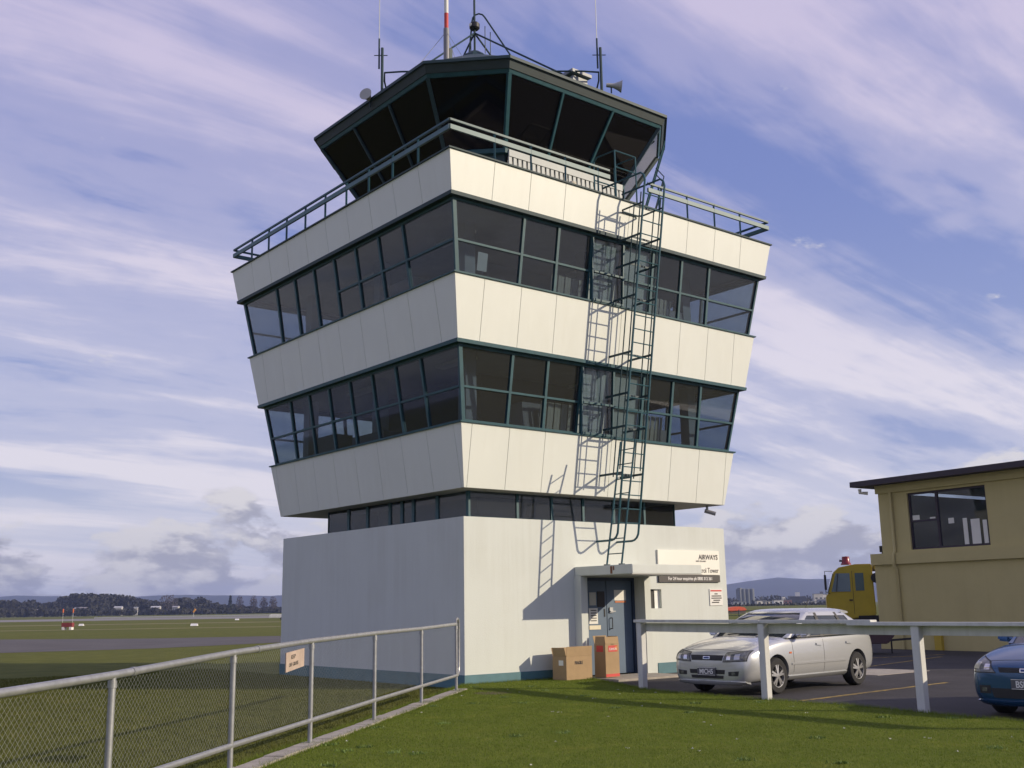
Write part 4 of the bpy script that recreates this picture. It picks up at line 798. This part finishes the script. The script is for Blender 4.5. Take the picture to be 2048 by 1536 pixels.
struct(obj('ground', gm, GRASSM))
ASPH = mat('car_park_asphalt', (.038, .035, .037), .85, var=.4, vscale=.7, vdet=9, bump=.5, bscale=120); ASPH2 = mat('taxiway_asphalt', (.085, .078, .075), .9, var=.2, vscale=.35, bump=.3, bscale=30)
cp = [(2.95, -.05), (8.4, -.02), (9.5, 8), (30, 30), (60, 10), (40, -30), (.3, -30), (.25, -12.4), (.45, -10.8), (.69, -9.3), (.97, -8), (.95, -6.5), (1.02, -4.8), (1.3, -3.6), (2.0, -2.1), (2.6, -.75)]
struct(obj('car_park', MB().prism([(x, y, -.20) for x, y in cp], (0, 0, .165)), ASPH))
struct(obj('door_step', MB().prism([(3.0, -.02, -.15), (5.05, -.02, -.15), (5.05, -1.2, -.15), (3.0, -1.2, -.15)], (0, 0, .16)), CONC))
YLN = mat('yellow_line_paint', (.36, .25, .05), .85, dirt=(.06, .05, .04), var=.2, vscale=7, vdet=9)
for a, b_ in (((1.7, -6.62), (6.6, -6.30)), ((9.5, -2.4), (15.3, -1.2)), ((.9, -11.3), (6.4, -11.1)), ((13.0, .1), (16.5, -.6))):
    struct(obj('painted_line', MB().bar((*a, -.031), (*b_, -.031), .09, .004), YLN))
struct(obj('concrete_pad', MB().box(7.6, 9.6, -4.2, -2.6, -.1, -.027), CONC))
# taxiway on the left
tw = MB(); e0_ = [gp(x, y, -.055) for x, y in ((-900, 1322), (0, 1306), (300, 1297), (600, 1283))]; e1_ = [gp(x, y, -.055) for x, y in ((-900, 1290), (0, 1279), (300, 1277), (600, 1271))]
last = (e0_[-1]-e0_[-2]).normalized(); e0_.append(e0_[-1]+last*45); last = (e1_[-1]-e1_[-2]).normalized(); e1_.append(e1_[-1]+last*45)
tw.v = [tuple(p) for p in e0_+e1_]; k = len(e0_); tw.f = [(i, i+1, k+i+1, k+i) for i in range(k-1)]
struct(obj('taxiway', tw, ASPH2))
rw = MB(); a0_ = [gp(x, 1244.5-.016*x, -.055) for x in (-1500, 0, 300, 600)]; a1_ = [gp(x, 1240.3-.016*x, -.055) for x in (-1500, 0, 300, 600)]
rw.v = [tuple(p) for p in a0_+a1_]; rw.f = [(i, i+1, 5+i, 4+i) for i in range(3)]
struct(obj('runway', rw, mat('pale_runway', (.22, .21, .20), .9)))
for yy, wd_ in ((1262.5, 1.0), (1253, 1.2)):
    st_ = MB(); a0_ = [gp(x, yy-.016*x, -.055) for x in (-300, 100, 600)]; a1_ = [gp(x, yy-wd_-.016*x, -.055) for x in (-300, 100, 600)]; st_.v = [tuple(p) for p in a0_+a1_]; st_.f = [(0, 1, 4, 3), (1, 2, 5, 4)]
    struct(obj('mown_strip', st_, mat('dry_grass', (.19, .17, .06), .95, var=.2, vscale=.2)))
# lawn in front of the tower
lw = [(-1.2, -1.05), (-.02, -.06), (2.9, -.06), (2.62, -.75), (2.0, -2.1), (1.3, -3.6), (1.02, -4.8), (.95, -6.5), (.97, -8.0), (.69, -9.3), (.45, -10.8), (.25, -12.4), (-.5, -19), (-13, -22)]
fl = [fp(15.0, 0)-sd*.12, fp(7, 0)-sd*.12] if sd.dot(Vector((1, -1, 0))) < 0 else [fp(15.0, 0)+sd*.11, fp(7, 0)+sd*.11]
LAWN = lw+[(p.x, p.y) for p in fl]
lm = MB().prism([(x, y, -.15) for x, y in LAWN], (0, 0, .175)); struct(obj('lawn', lm, LAWNM, bevel=.02))
def inpoly(P, X, Y):
    ins = np.zeros(len(X), bool); n_ = len(P)
    for i in range(n_):
        (xa, ya), (xb, yb2) = P[i], P[(i+1) % n_]
        c_ = ((ya > Y) != (yb2 > Y)) & (X < (xb-xa)*(Y-ya)/(yb2-ya+1e-12)+xa); ins ^= c_
    return ins
def blades(name, X, Y, Z, hgt, wid, m, seed):
    rs = np.random.RandomState(seed); n_ = len(X); a = rs.rand(n_)*2*np.pi; h_ = hgt*(.45+.8*rs.rand(n_)); w_2 = wid*(.6+.8*rs.rand(n_)); la = rs.rand(n_)*2*np.pi; le = h_*(.2+.7*rs.rand(n_))
    V = np.empty((n_, 3, 3)); dx, dy = np.cos(a)*w_2/2, np.sin(a)*w_2/2
    V[:, 0] = np.stack([X-dx, Y-dy, Z], 1); V[:, 1] = np.stack([X+dx, Y+dy, Z], 1); V[:, 2] = np.stack([X+np.cos(la)*le, Y+np.sin(la)*le, Z+h_], 1)
    me = bpy.data.meshes.new(name); me.vertices.add(n_*3); me.vertices.foreach_set('co', V.ravel().astype(np.float32)); me.loops.add(n_*3); me.loops.foreach_set('vertex_index', np.arange(n_*3, dtype=np.int32))
    me.polygons.add(n_); me.polygons.foreach_set('loop_start', np.arange(0, n_*3, 3, dtype=np.int32)); me.polygons.foreach_set('loop_total', np.full(n_, 3, dtype=np.int32)); me.update(calc_edges=True)
    me.materials.append(m); o = bpy.data.objects.new(name, me); COL.objects.link(o); return o
BLD = bpy.data.materials.new('grass_blades'); BLD.use_nodes = True; _nt = BLD.node_tree; _b = _nt.nodes['Principled BSDF']; _b.inputs['Roughness'].default_value = .6; _b.inputs['Specular IOR Level'].default_value = .15
_t = _nt.nodes.new('ShaderNodeTexCoord'); _n = _nt.nodes.new('ShaderNodeTexNoise'); _n.inputs['Scale'].default_value = 1.3; _n.inputs['Detail'].default_value = 10; _n.inputs['Roughness'].default_value = .8; _nt.links.new(_t.outputs['Object'], _n.inputs['Vector'])
_r2 = _nt.nodes.new('ShaderNodeValToRGB'); _r2.color_ramp.elements[0].position = .3; _r2.color_ramp.elements[1].position = .72; _r2.color_ramp.elements[0].color = (.12, .16, .024, 1); _r2.color_ramp.elements[1].color = (.30, .29, .06, 1)
_e = _r2.color_ramp.elements.new(.55); _e.color = (.165, .225, .03, 1); _nt.links.new(_n.outputs[0], _r2.inputs[0]); _nt.links.new(_r2.outputs[0], _b.inputs['Base Color'])
_tr = _nt.nodes.new('ShaderNodeBsdfTranslucent'); _mx = _nt.nodes.new('ShaderNodeMixShader'); _mx.inputs[0].default_value = .35; _nt.links.new(_r2.outputs[0], _tr.inputs[0])
_nt.links.new(_b.outputs[0], _mx.inputs[1]); _nt.links.new(_tr.outputs[0], _mx.inputs[2]); _nt.links.new(_mx.outputs[0], _nt.nodes['Material Output'].inputs[0])
rs = np.random.RandomState(3)
def sample(poly, n_, x0_, x1_, y0_, y1_):
    X = rs.uniform(x0_, x1_, n_); Y = rs.uniform(y0_, y1_, n_); k_ = inpoly(poly, X, Y); return X[k_], Y[k_]
X, Y = sample(LAWN, 620000, -10.5, 3, -14, 0)
dd = np.hypot(X-CAM.x, Y-CAM.y); k_ = (dd > 9.3); X, Y = X[k_], Y[k_]
g1 = blades('lawn_grass', X, Y, np.full(len(X), .024), .018, .006, BLD, 5); g1['kind'] = 'stuff'; tag(g1, 'short mown green lawn grass in front of the tower', 'grass')
EX = []; EY = []
def edge(P0, P1, n_, sp):
    t_ = rs.rand(n_); EX.append(P0[0]+(P1[0]-P0[0])*t_+rs.normal(0, sp, n_)); EY.append(P0[1]+(P1[1]-P0[1])*t_+rs.normal(0, sp, n_))
for a, b_ in zip(LAWN[0:12], LAWN[1:13]):
    if (a[0]+b_[0]) < 6: edge(a, b_, int(900*math.dist(a, b_)), .035)
q0, q1 = fp(0, 0), fp(13, 0); edge((q0.x+.1, q0.y-.1), (q1.x+.1, q1.y-.1), 9000, .03); edge((q0.x-.12, q0.y+.12), (q1.x-.12, q1.y+.12), 9000, .04)
for t_ in ft[:6]: q0 = fp(t_, 0); edge((q0.x-.05, q0.y), (q0.x+.05, q0.y), 500, .07)
X, Y = np.concatenate(EX), np.concatenate(EY)
gE = blades('edge_grass', X, Y, np.full(len(X), -.01), .075, .007, BLD, 9); gE['kind'] = 'stuff'; tag(gE, 'longer uncut grass along the lawn edges and fence line', 'grass')
nC = 45; cxs, cys = sample(LAWN, 900, -10, 1, -13, -.5); cxs, cys = cxs[:nC], cys[:nC]
X = np.repeat(cxs, 60)+rs.normal(0, .05, len(cxs)*60); Y = np.repeat(cys, 60)+rs.normal(0, .05, len(cys)*60)
gW = blades('lawn_weeds', X, Y, np.full(len(X), .024), .03, .016, mat('weed_leaf', (.12, .19, .035), .6, var=.4, vscale=2), 10); gW['kind'] = 'stuff'; tag(gW, 'flat broad leaved weeds scattered through the lawn', 'weeds')
X, Y = sample(LAWN, 90, -10, 1, -13, -1); X = np.repeat(X, 5)+rs.normal(0, .012, len(X)*5); Y = np.repeat(Y, 5)+rs.normal(0, .012, len(X))
gD = blades('lawn_daisies', X, Y, np.full(len(X), .030), .012, .012, PAPER, 12); gD['kind'] = 'stuff'; tag(gD, 'tiny white daisies dotted over the lawn', 'daisies')
sp0 = gp(985, 1386, .026); struct(obj('bare_soil', MB().lathe([(.001, .0285), (.20, .0285), (.34, .026)], 14, 'z', (sp0.x, sp0.y, 0)), mat('bare_soil', (.09, .06, .04), .95, var=.3, vscale=12)))
FG = [(p.x, p.y) for p in (fp(0, 0)+(-sd if sd.x > 0 else sd)*.15, fp(14.5, 0)+(-sd if sd.x > 0 else sd)*.15)]
FG = FG+[(-19, -4), (-8, 12), (-.1, 12), (-.1, -.1)]
X, Y = sample(FG, 420000, -19, 0, -12, 12); 
BL2 = BLD.copy(); BL2.name = 'rough_grass_blades'
for n_ in BL2.node_tree.nodes:
    if n_.type == 'VALTORGB':
        for e_3, c_3 in zip(n_.color_ramp.elements, ((.075, .085, .018), (.115, .125, .025), (.19, .165, .05))): e_3.color = (*c_3, 1)
g2 = blades('rough_grass', X, Y, np.full(len(X), -.060), .036, .010, BL2, 6); g2['kind'] = 'stuff'; tag(g2, 'longer rough grass on the airfield side of the chain link fence', 'grass')
# ------------------------------------------------------------------ far airfield, left
MK = mat('marker_white', (.75, .74, .70), .6)
def marker(px, D, w, lab):
    P = far(px, D); t = thing('airfield_marker', lab, 'marker', P, YAW, 'white runway markers on the grass'); t['local'] = 1
    obj('board', MB().prism([(-.3, -w/2, 0), (.3, -w/2, 0), (0, -w/2, .26)], (0, w, 0)), MK, t, local=True); return t
marker(165, 150, .6, 'white gable shaped runway marker just right of the red barrier'); marker(390, 128, .8, 'white gable shaped runway marker in the middle of the grass left of the tower'); marker(475, 205, .7, 'small distant white runway marker right of the middle marker')
P = far(138, 112); rb = thing('red_barrier', 'low dark red barrier box with white feet standing on the airfield grass', 'barrier', P, YAW-math.pi/2); rb['local'] = 1
obj('box', MB().box(-.55, .55, -.3, .3, .28, .72), mat('dull_red_paint', (.23, .04, .04), .6), rb, local=True, bevel=.02)
for s in (-1, 1): obj('foot', MB().box(s*.38-.12, s*.38+.12, -.3, .3, 0, .30), MK, rb, local=True)
for px in (127, 147):
    P = far(px, 118); t = thing('marker_pole', 'thin pale pole with an orange top, %s of the pair above the red barrier' % ('left' if px < 130 else 'right'), 'pole', P, 0, 'orange tipped poles'); t['local'] = 1
    obj('pole', MB().tube([(0, 0, 0), (0, 0, 1.75)], .012, 6), MK, t, local=True); obj('tip', MB().tube([(0, 0, 1.75), (0, 0, 2.15)], .06, 8), mat('orange_tip', (.75, .17, .04), .5), t, local=True)
P = far(562, 190); gt = thing('glider_trailer', 'long low white trailer on the grass partly hidden by the tower', 'trailer', P, YAW-math.pi/2); gt['local'] = 1
obj('shell', MB().prism([(-2.0, -.6, .35), (2.6, -.6, .35), (2.6, -.6, 1.0), (-1.7, -.6, 1.05), (-2.0, -.6, .8)], (0, 1.2, 0)), MK, gt, local=True, bevel=.08); obj('wheel', MB().lathe([(.001, -.08), (.25, -.08), (.25, .08), (.001, .08)], 12, 'y', (.3, -.62, .24)), RUB, gt, local=True)
# wood and trees
def leafmat(n_, c): return mat(n_, c, .9, var=.45, vscale=.5, vdet=8)
WOOD = leafmat('dark_wood_foliage', (.035, .036, .028)); BARE = leafmat('bare_twigs', (.085, .07, .065)); PINE = leafmat('pine_needles', (.022, .03, .022)); BARK = mat('bark', (.06, .05, .04), .9)
def crown(mb, c, rx, rz, n_, s_, rg, hollow=.35):
    for _ in range(n_):
        while True:
            v = Vector((rg.uniform(-1, 1), rg.uniform(-1, 1), rg.uniform(-1, 1)))
            if hollow < v.length < 1: break
        p = Vector(c)+Vector((v.x*rx, v.y*rx, v.z*rz)); a = Vector((rg.gauss(0, 1), rg.gauss(0, 1), rg.gauss(0, 1))).normalized(); b2 = a.orthogonal().normalized(); c2 = a.cross(b2); ss = s_*rg.uniform(.5, 1.3)
        mb.add([p-b2*ss, p+c2*ss*.8, p+b2*ss, p-c2*ss*.7], [(0, 1, 2, 3)])
wood = MB(); rg = random.Random(11)
def woodrow(pts, D, nper, s_):
    for (px, top) in pts:
        P = far(px, D*rg.uniform(.95, 1.08)); hzy = 1231.3-.0168*px; h_ = (hzy-top)*D/FPX+1.5; h_ = max(h_, 2.0)
        rx = max(h_*.42, 20*D/FPX*.5); crown(wood, (P.x, P.y, h_*.56), rx, h_*.48, nper, s_, rg, .0)
def lin(a, b_, n_): return [(a[0]+(b_[0]-a[0])*i/(n_-1), a[1]+(b_[1]-a[1])*i/(n_-1)+rg.uniform(-3, 3)) for i in range(n_)]
woodrow(lin((-120, 1205), (110, 1204), 20)+lin((125, 1196), (145, 1192), 4)+lin((150, 1191), (258, 1190), 14)+lin((262, 1196), (300, 1206), 6)+lin((300, 1204), (420, 1207), 14)+lin((355, 1198), (400, 1197), 7)+lin((400, 1199), (440, 1212), 6)+lin((440, 1213), (600, 1219), 20), 940, 420, 1.7)
woodrow(lin((-120, 1218), (600, 1220), 95), 830, 240, 1.2)
woodrow(lin((640, 1200), (1440, 1195), 40), 1000, 160, 1.8)
wo2 = obj('far_wood', wood, WOOD, fixn=False); wo2['kind'] = 'stuff'; tag(wo2, 'long dark wood along the far edge of the airfield', 'wood')
def tree(name, lab, px, D, top, rxp, m, n_, shape, grp):
    P = far(px, D); h_ = (1231.3-.0168*px-top)*D/FPX+1.5; t = thing(name, lab, 'tree', P, 0, grp); t['local'] = 1
    tm_ = MB(); tm_.tube([(0, 0, 0), (0, 0, h_*.5), (0, 0, h_*.93)], [h_*.03, h_*.02, .04], 6)
    for k in range(7): a = rg.uniform(0, 6.28); z0_ = h_*rg.uniform(.25, .7); tm_.tube([(0, 0, z0_), (rxp*.6*math.cos(a), rxp*.6*math.sin(a), z0_+h_*.18)], [h_*.010, .03], 5)
    obj('trunk', tm_, BARK, t, local=True); cm_ = MB()
    if shape == 'cone':
        for k in range(9): z_ = h_*(.12+.85*k/9); crown(cm_, (0, 0, z_), rxp*(1-.85*k/9), h_*.08, n_//9, .7, rg, .0)
    else: crown(cm_, (0, 0, h_*.58), rxp, h_*.42, n_, .55 if shape == 'bare' else .9, rg, .1)
    obj('crown', cm_, m, t, local=True, fixn=False)
tree('round_tree', 'pale grey round leafless tree standing above the wood left of the tower', 336, 900, 1189, 8.0, BARE, 700, 'bare', None)
tree('pine_tree', 'tall narrow dark conifer rising above the low trees left of the tower', 460, 890, 1190, 2.8, PINE, 420, 'cone', None)
for i, (px, top) in enumerate(((479, 1192), (507, 1191), (527, 1194), (546, 1193))): tree('poplar_tree', ('leftmost', 'second', 'third', 'rightmost')[i]+' of four thin bare poplars beside the tower base', px, 900, top, 3.4, BARE, 330, 'bare', 'bare poplars left of the tower')
# far houses on the left
def house(px, D, w, h_, lab, col, roofc, z0=0.0):
    P = far(px, D); t = thing('far_house', lab, 'house', P, YAW-math.pi/2+rg.uniform(-.3, .3)); t['local'] = 1; d_ = w*.6
    obj('wall', MB().box(-w/2, w/2, -d_/2, d_/2, 0, h_), mat('far_wall_%02d' % int(col[0]*99+col[2]*7), col, .8), t, local=True)
    obj('roof', MB().prism([(-w/2-.3, -d_/2-.3, h_), (-w/2-.3, d_/2+.3, h_), (-w/2-.3, 0, h_+w*.16)], (w+.6, 0, 0)), mat('far_roof_%02d' % int(roofc[0]*99), roofc, .7), t, local=True)
    for k in (-.28, .05, .3): obj('window', MB().box(w*k, w*k+w*.12, -d_/2-.03, -d_/2, h_*.4, h_*.8), BLK, t, local=True)
    return t
LW = (.46, .45, .42)
house(75, 870, 6, 5.2, 'small white house at the far left edge of the wood', LW, (.3, .28, .28)); house(162, 870, 10, 5.6, 'long pale house in front of the highest part of the wood', (.5, .5, .47), (.3, .3, .3)); house(237, 870, 6, 6.4, 'white gabled house against the dark wood', LW, (.55, .55, .55)); house(272, 870, 3, 6.2, 'tiny white shed between two white houses by the wood', LW, (.4, .42, .42)); house(312, 870, 7, 6.0, 'wide white house below the round leafless tree', LW, (.5, .5, .5)); house(352, 880, 5, 6.2, 'white house just right of the round leafless tree', LW, (.42, .4, .4))
hz_ = [far(x, 400) for x in (190, 250, 400, 600)]
lb = thing('low_white_wall', 'long low white wall along the far side of the airfield', 'wall', far(320, 395)); 
for a, b_ in zip(hz_[:-1], hz_[1:]): obj('wall_section', MB().bar(a+Vector((0, 0, .2)), b_+Vector((0, 0, .2)), .3, .4), mat('pale_wall', (.5, .5, .5), .8), lb)
P = far(388, 380); t = thing('orange_marker', 'small orange tilted windsock panel far across the airfield', 'windsock', P, YAW); t['local'] = 1; obj('pole', MB().tube([(0, 0, 0), (0, 0, 2.4)], .05, 6), MK, t, local=True); obj('sock', MB().tube([(0, .2, 1.6), (0, -.5, 2.7)], [.25, .4], 8), mat('orange_sock', (.7, .33, .08), .7), t, local=True)
# ------------------------------------------------------------------ right background: grass rise, hangar, city, silos
P = far(1470, 165); oc = thing('orange_roof_hut', 'low hut with a bright orange curved roof beyond the tower corner', 'hut', P, YAW-math.pi/2+.15); oc['local'] = 1
obj('wall', MB().box(-1.9, 1.3, -1, 1, 0, .55), mat('hut_wall', (.12, .11, .09), .8), oc, local=True); rm_ = MB()
pr_ = [(-2.1, .50), (-1.6, .80), (-.6, 1.02), (.4, 1.06), (1.1, .92), (1.45, .62), (1.3, .5), (-1.0, .36)]
rm_.prism([(x, -1.1, z) for x, z in pr_], (0, 2.2, 0)); obj('roof', rm_, mat('bright_orange_sheet', (.72, .13, .06), .5), oc, local=True)
P = gp(1475, 1240, -.06); bsn = thing('blue_sign', 'small blue sign board with white lettering behind the silver car', 'sign', far(1476, 62), YAW-math.pi/2); bsn['local'] = 1
obj('board', MB().box(-.33, .33, -.02, .02, .34, .60), mat('blue_sign_paint', (.015, .03, .12), .5), bsn, local=True)
for s in (-.25, .25): obj('leg', MB().box(s-.02, s+.02, -.02, .02, 0, .34), GALV, bsn, local=True)
text('lettering', 'AIRPORT', .11, WINK, bsn, fr((-.26, -.022, .43), (1, 0, 0), (0, 0, 1)), sx=.9)
lf = thing('wire_fence', 'low dark wire fence across the grass behind the silver car', 'fence', far(1500, 95))
fa, fb_ = far(1445, 96), far(1680, 92)
for z_ in (.5, .9): obj('wire', MB().bar(fa+Vector((0, 0, z_)), fb_+Vector((0, 0, z_)), .03, .04), TEALD, lf)
for k in range(8): q0 = fa.lerp(fb_, k/7); obj('post', MB().bar(q0, q0+Vector((0, 0, 1.0)), .07, .07, (1, 0, 0)), TEALD, lf)
SIL = mat('silo_concrete', (.17, .185, .19), .85, var=.1, vscale=.15); D = 1150
si = thing('grain_silos', 'row of tall grey cylindrical silos rising above the distant town', 'silo', far(1493, D))
Pm = far(1493, D); rt = Vector((_r0.x, _r0.y, 0)); fw_ = Vector((_f.x, _f.y, 0)).normalized()
for k in range(4):
    for j in range(2):
        c_ = Pm+rt*((k-1.5)*4.6)+fw_*(j*5); obj('silo', MB().lathe([(2.35, 0), (2.35, 16.2), (1.2, 16.8), (.001, 16.8)], 18, 'z', (c_.x, c_.y, 0)), SIL, si, True)
c_ = Pm-rt*6; obj('headhouse', MB().box(c_.x-2, c_.x+2, c_.y-2, c_.y+2, 0, 17.5), SIL, si)
def block(px, D, w, h_, lab, col, top=None, base=0):
    P = far(px, D); t = thing('town_building', lab, 'building', P, YAW-math.pi/2+rg.uniform(-.2, .2)); t['local'] = 1; d_ = min(w*.6, 12)
    m_ = mat('town_wall_%d_%d_%d' % tuple(int(c*99) for c in col), col, .8, var=.1, vscale=.2)
    obj('wall', MB().box(-w/2, w/2, -d_/2, d_/2, 0, h_), m_, t, local=True); obj('roof', MB().box(-w/2-.2, w/2+.2, -d_/2-.2, d_/2+.2, h_, h_+.35), mat('town_roof', (.2, .2, .21), .8), t, local=True)
    nwin = max(2, int(w/3)); 
    for fl_ in range(max(1, int(h_/3.2))):
        for k in range(nwin):
            xw = -w/2+w*(k+.25)/nwin; obj('window', MB().box(xw, xw+w*.5/nwin, -d_/2-.04, -d_/2, fl_*3.2+1.0, fl_*3.2+2.2), CGLS, t, local=True)
    if top: obj('tower_box', MB().box(*top[0:2], -1.5, 1.5, h_+.35, h_+top[2]), mat('town_white', (.7, .69, .66), .7), t, local=True)
block(1596, 900, 13, 6.2, 'dark flat building with a white rooftop box in the distant town', (.07, .075, .09), (-1.5, 2.0, 3.6)); block(1637, 950, 8, 8.4, 'pale office block left of the yellow truck cab', (.52, .50, .46)); block(1655, 980, 10, 8.0, 'white two tier block touching the yellow truck cab', (.6, .58, .55))
block(1522, 850, 8, 3.0, 'white shed just right of the grey silos', (.6, .57, .5)); block(1540, 820, 9, 2.4, 'low cream warehouse right of the silos', (.5, .46, .4)); block(1556, 800, 7, 3.2, 'white double shed in the middle of the distant town', (.66, .65, .63)); block(1568, 1000, 3, 6.6, 'slim white tower block in the distant town', (.66, .65, .62)); block(1576, 860, 6, 3.4, 'brick red low building beside the dark flat building', (.28, .13, .11))
block(1611, 780, 3, 1.8, 'tiny white hut right of the dark flat building', (.7, .68, .6)); block(1625, 820, 9, 2.0, 'long grey shed below the pale office block', (.3, .3, .31)); block(1462, 1100, 8, 5.5, 'dull mauve building left of the grey silos', (.24, .22, .26)); block(1480, 800, 9, 2.6, 'low pale building at the foot of the silos', (.55, .57, .52)); block(1653, 760, 12, 3.0, 'grey terrace low in front of the white two tier block', (.26, .26, .28)); block(1645, 1250, 3.4, 13, 'dark slender chimney building above the town', (.10, .10, .13))
tb = MB()
for i in range(60):
    px = 1440+i*4.2; Dd = rg.uniform(1000, 1400); P = far(px, Dd); h_ = rg.uniform(4, 10); crown(tb, (P.x, P.y, h_*.5), h_*.9, h_*.5, 60, 1.4, rg, 0)
for i in range(20): px = 1445+i*12; P = far(px, 560); crown(tb, (P.x, P.y, .3), 5, .7, 30, .8, rg, 0)
tb_ = obj('town_trees', tb, WOOD, fixn=False); tb_['kind'] = 'stuff'; tag(tb_, 'dark trees scattered through the distant town', 'trees')
# hills
HM = mat('hill_bush', (.03, .042, .05), .95, var=.3, vscale=.004)
def ridge(px0, px1, D, prof, dthick, name):
    n_ = 90; V = []; F_ = []
    for j in range(7):
        s_ = j/6; prof_z = math.sin(math.pi*min(1, s_*1.0))**.8 if s_ < .5 else 1-(s_-.5)*.6
        for i in range(n_+1):
            px = px0+(px1-px0)*i/n_; P = far(px, D*(1+dthick*(s_-.5)), -1.0); zt = prof(px)
            V.append((P.x, P.y, -2+(zt+2)*prof_z+rg.uniform(-1, 1)*zt*.03))
    for j in range(6):
        for i in range(n_): F_.append((j*(n_+1)+i, j*(n_+1)+i+1, (j+1)*(n_+1)+i+1, (j+1)*(n_+1)+i))
    mb = MB(); mb.v = V; mb.f = F_; struct(obj(name, mb, HM, smooth=True))
def prof(px):
    a = np.interp(px, [-1500, -300, 0, 300, 600, 1000, 1440, 1480, 1520, 1545, 1570, 1600, 1640, 1700, 1900, 2300, 3500], [34, 36, 38, 35, 33, 36, 38, 41, 45, 49, 51, 46, 45, 47, 50, 44, 40])
    return (a+1.2*math.sin(px*.021)+.7*math.sin(px*.067))*3900/FPX
ridge(-1500, 3600, 3900, prof, .25, 'hills')
# ------------------------------------------------------------------ haze
hb = MB().box(-5200, 5200, -5200, 5200, -1.3-2, 125)
hz = bpy.data.materials.new('haze_air'); hz.use_nodes = True; hn = hz.node_tree; hn.nodes.clear(); ho = hn.nodes.new('ShaderNodeOutputMaterial'); pv = hn.nodes.new('ShaderNodeVolumePrincipled')
pv.inputs['Color'].default_value = (.50, .62, 1, 1); pv.inputs['Density'].default_value = .00017; pv.inputs['Anisotropy'].default_value = .2; hn.links.new(pv.outputs[0], ho.inputs['Volume'])
h_o = obj('haze', hb, hz); h_o['kind'] = 'stuff'; tag(h_o, 'thin pale blue haze over the distant town and hills', 'haze')

for o in bpy.data.objects:
    if 'local' in o: del o['local']
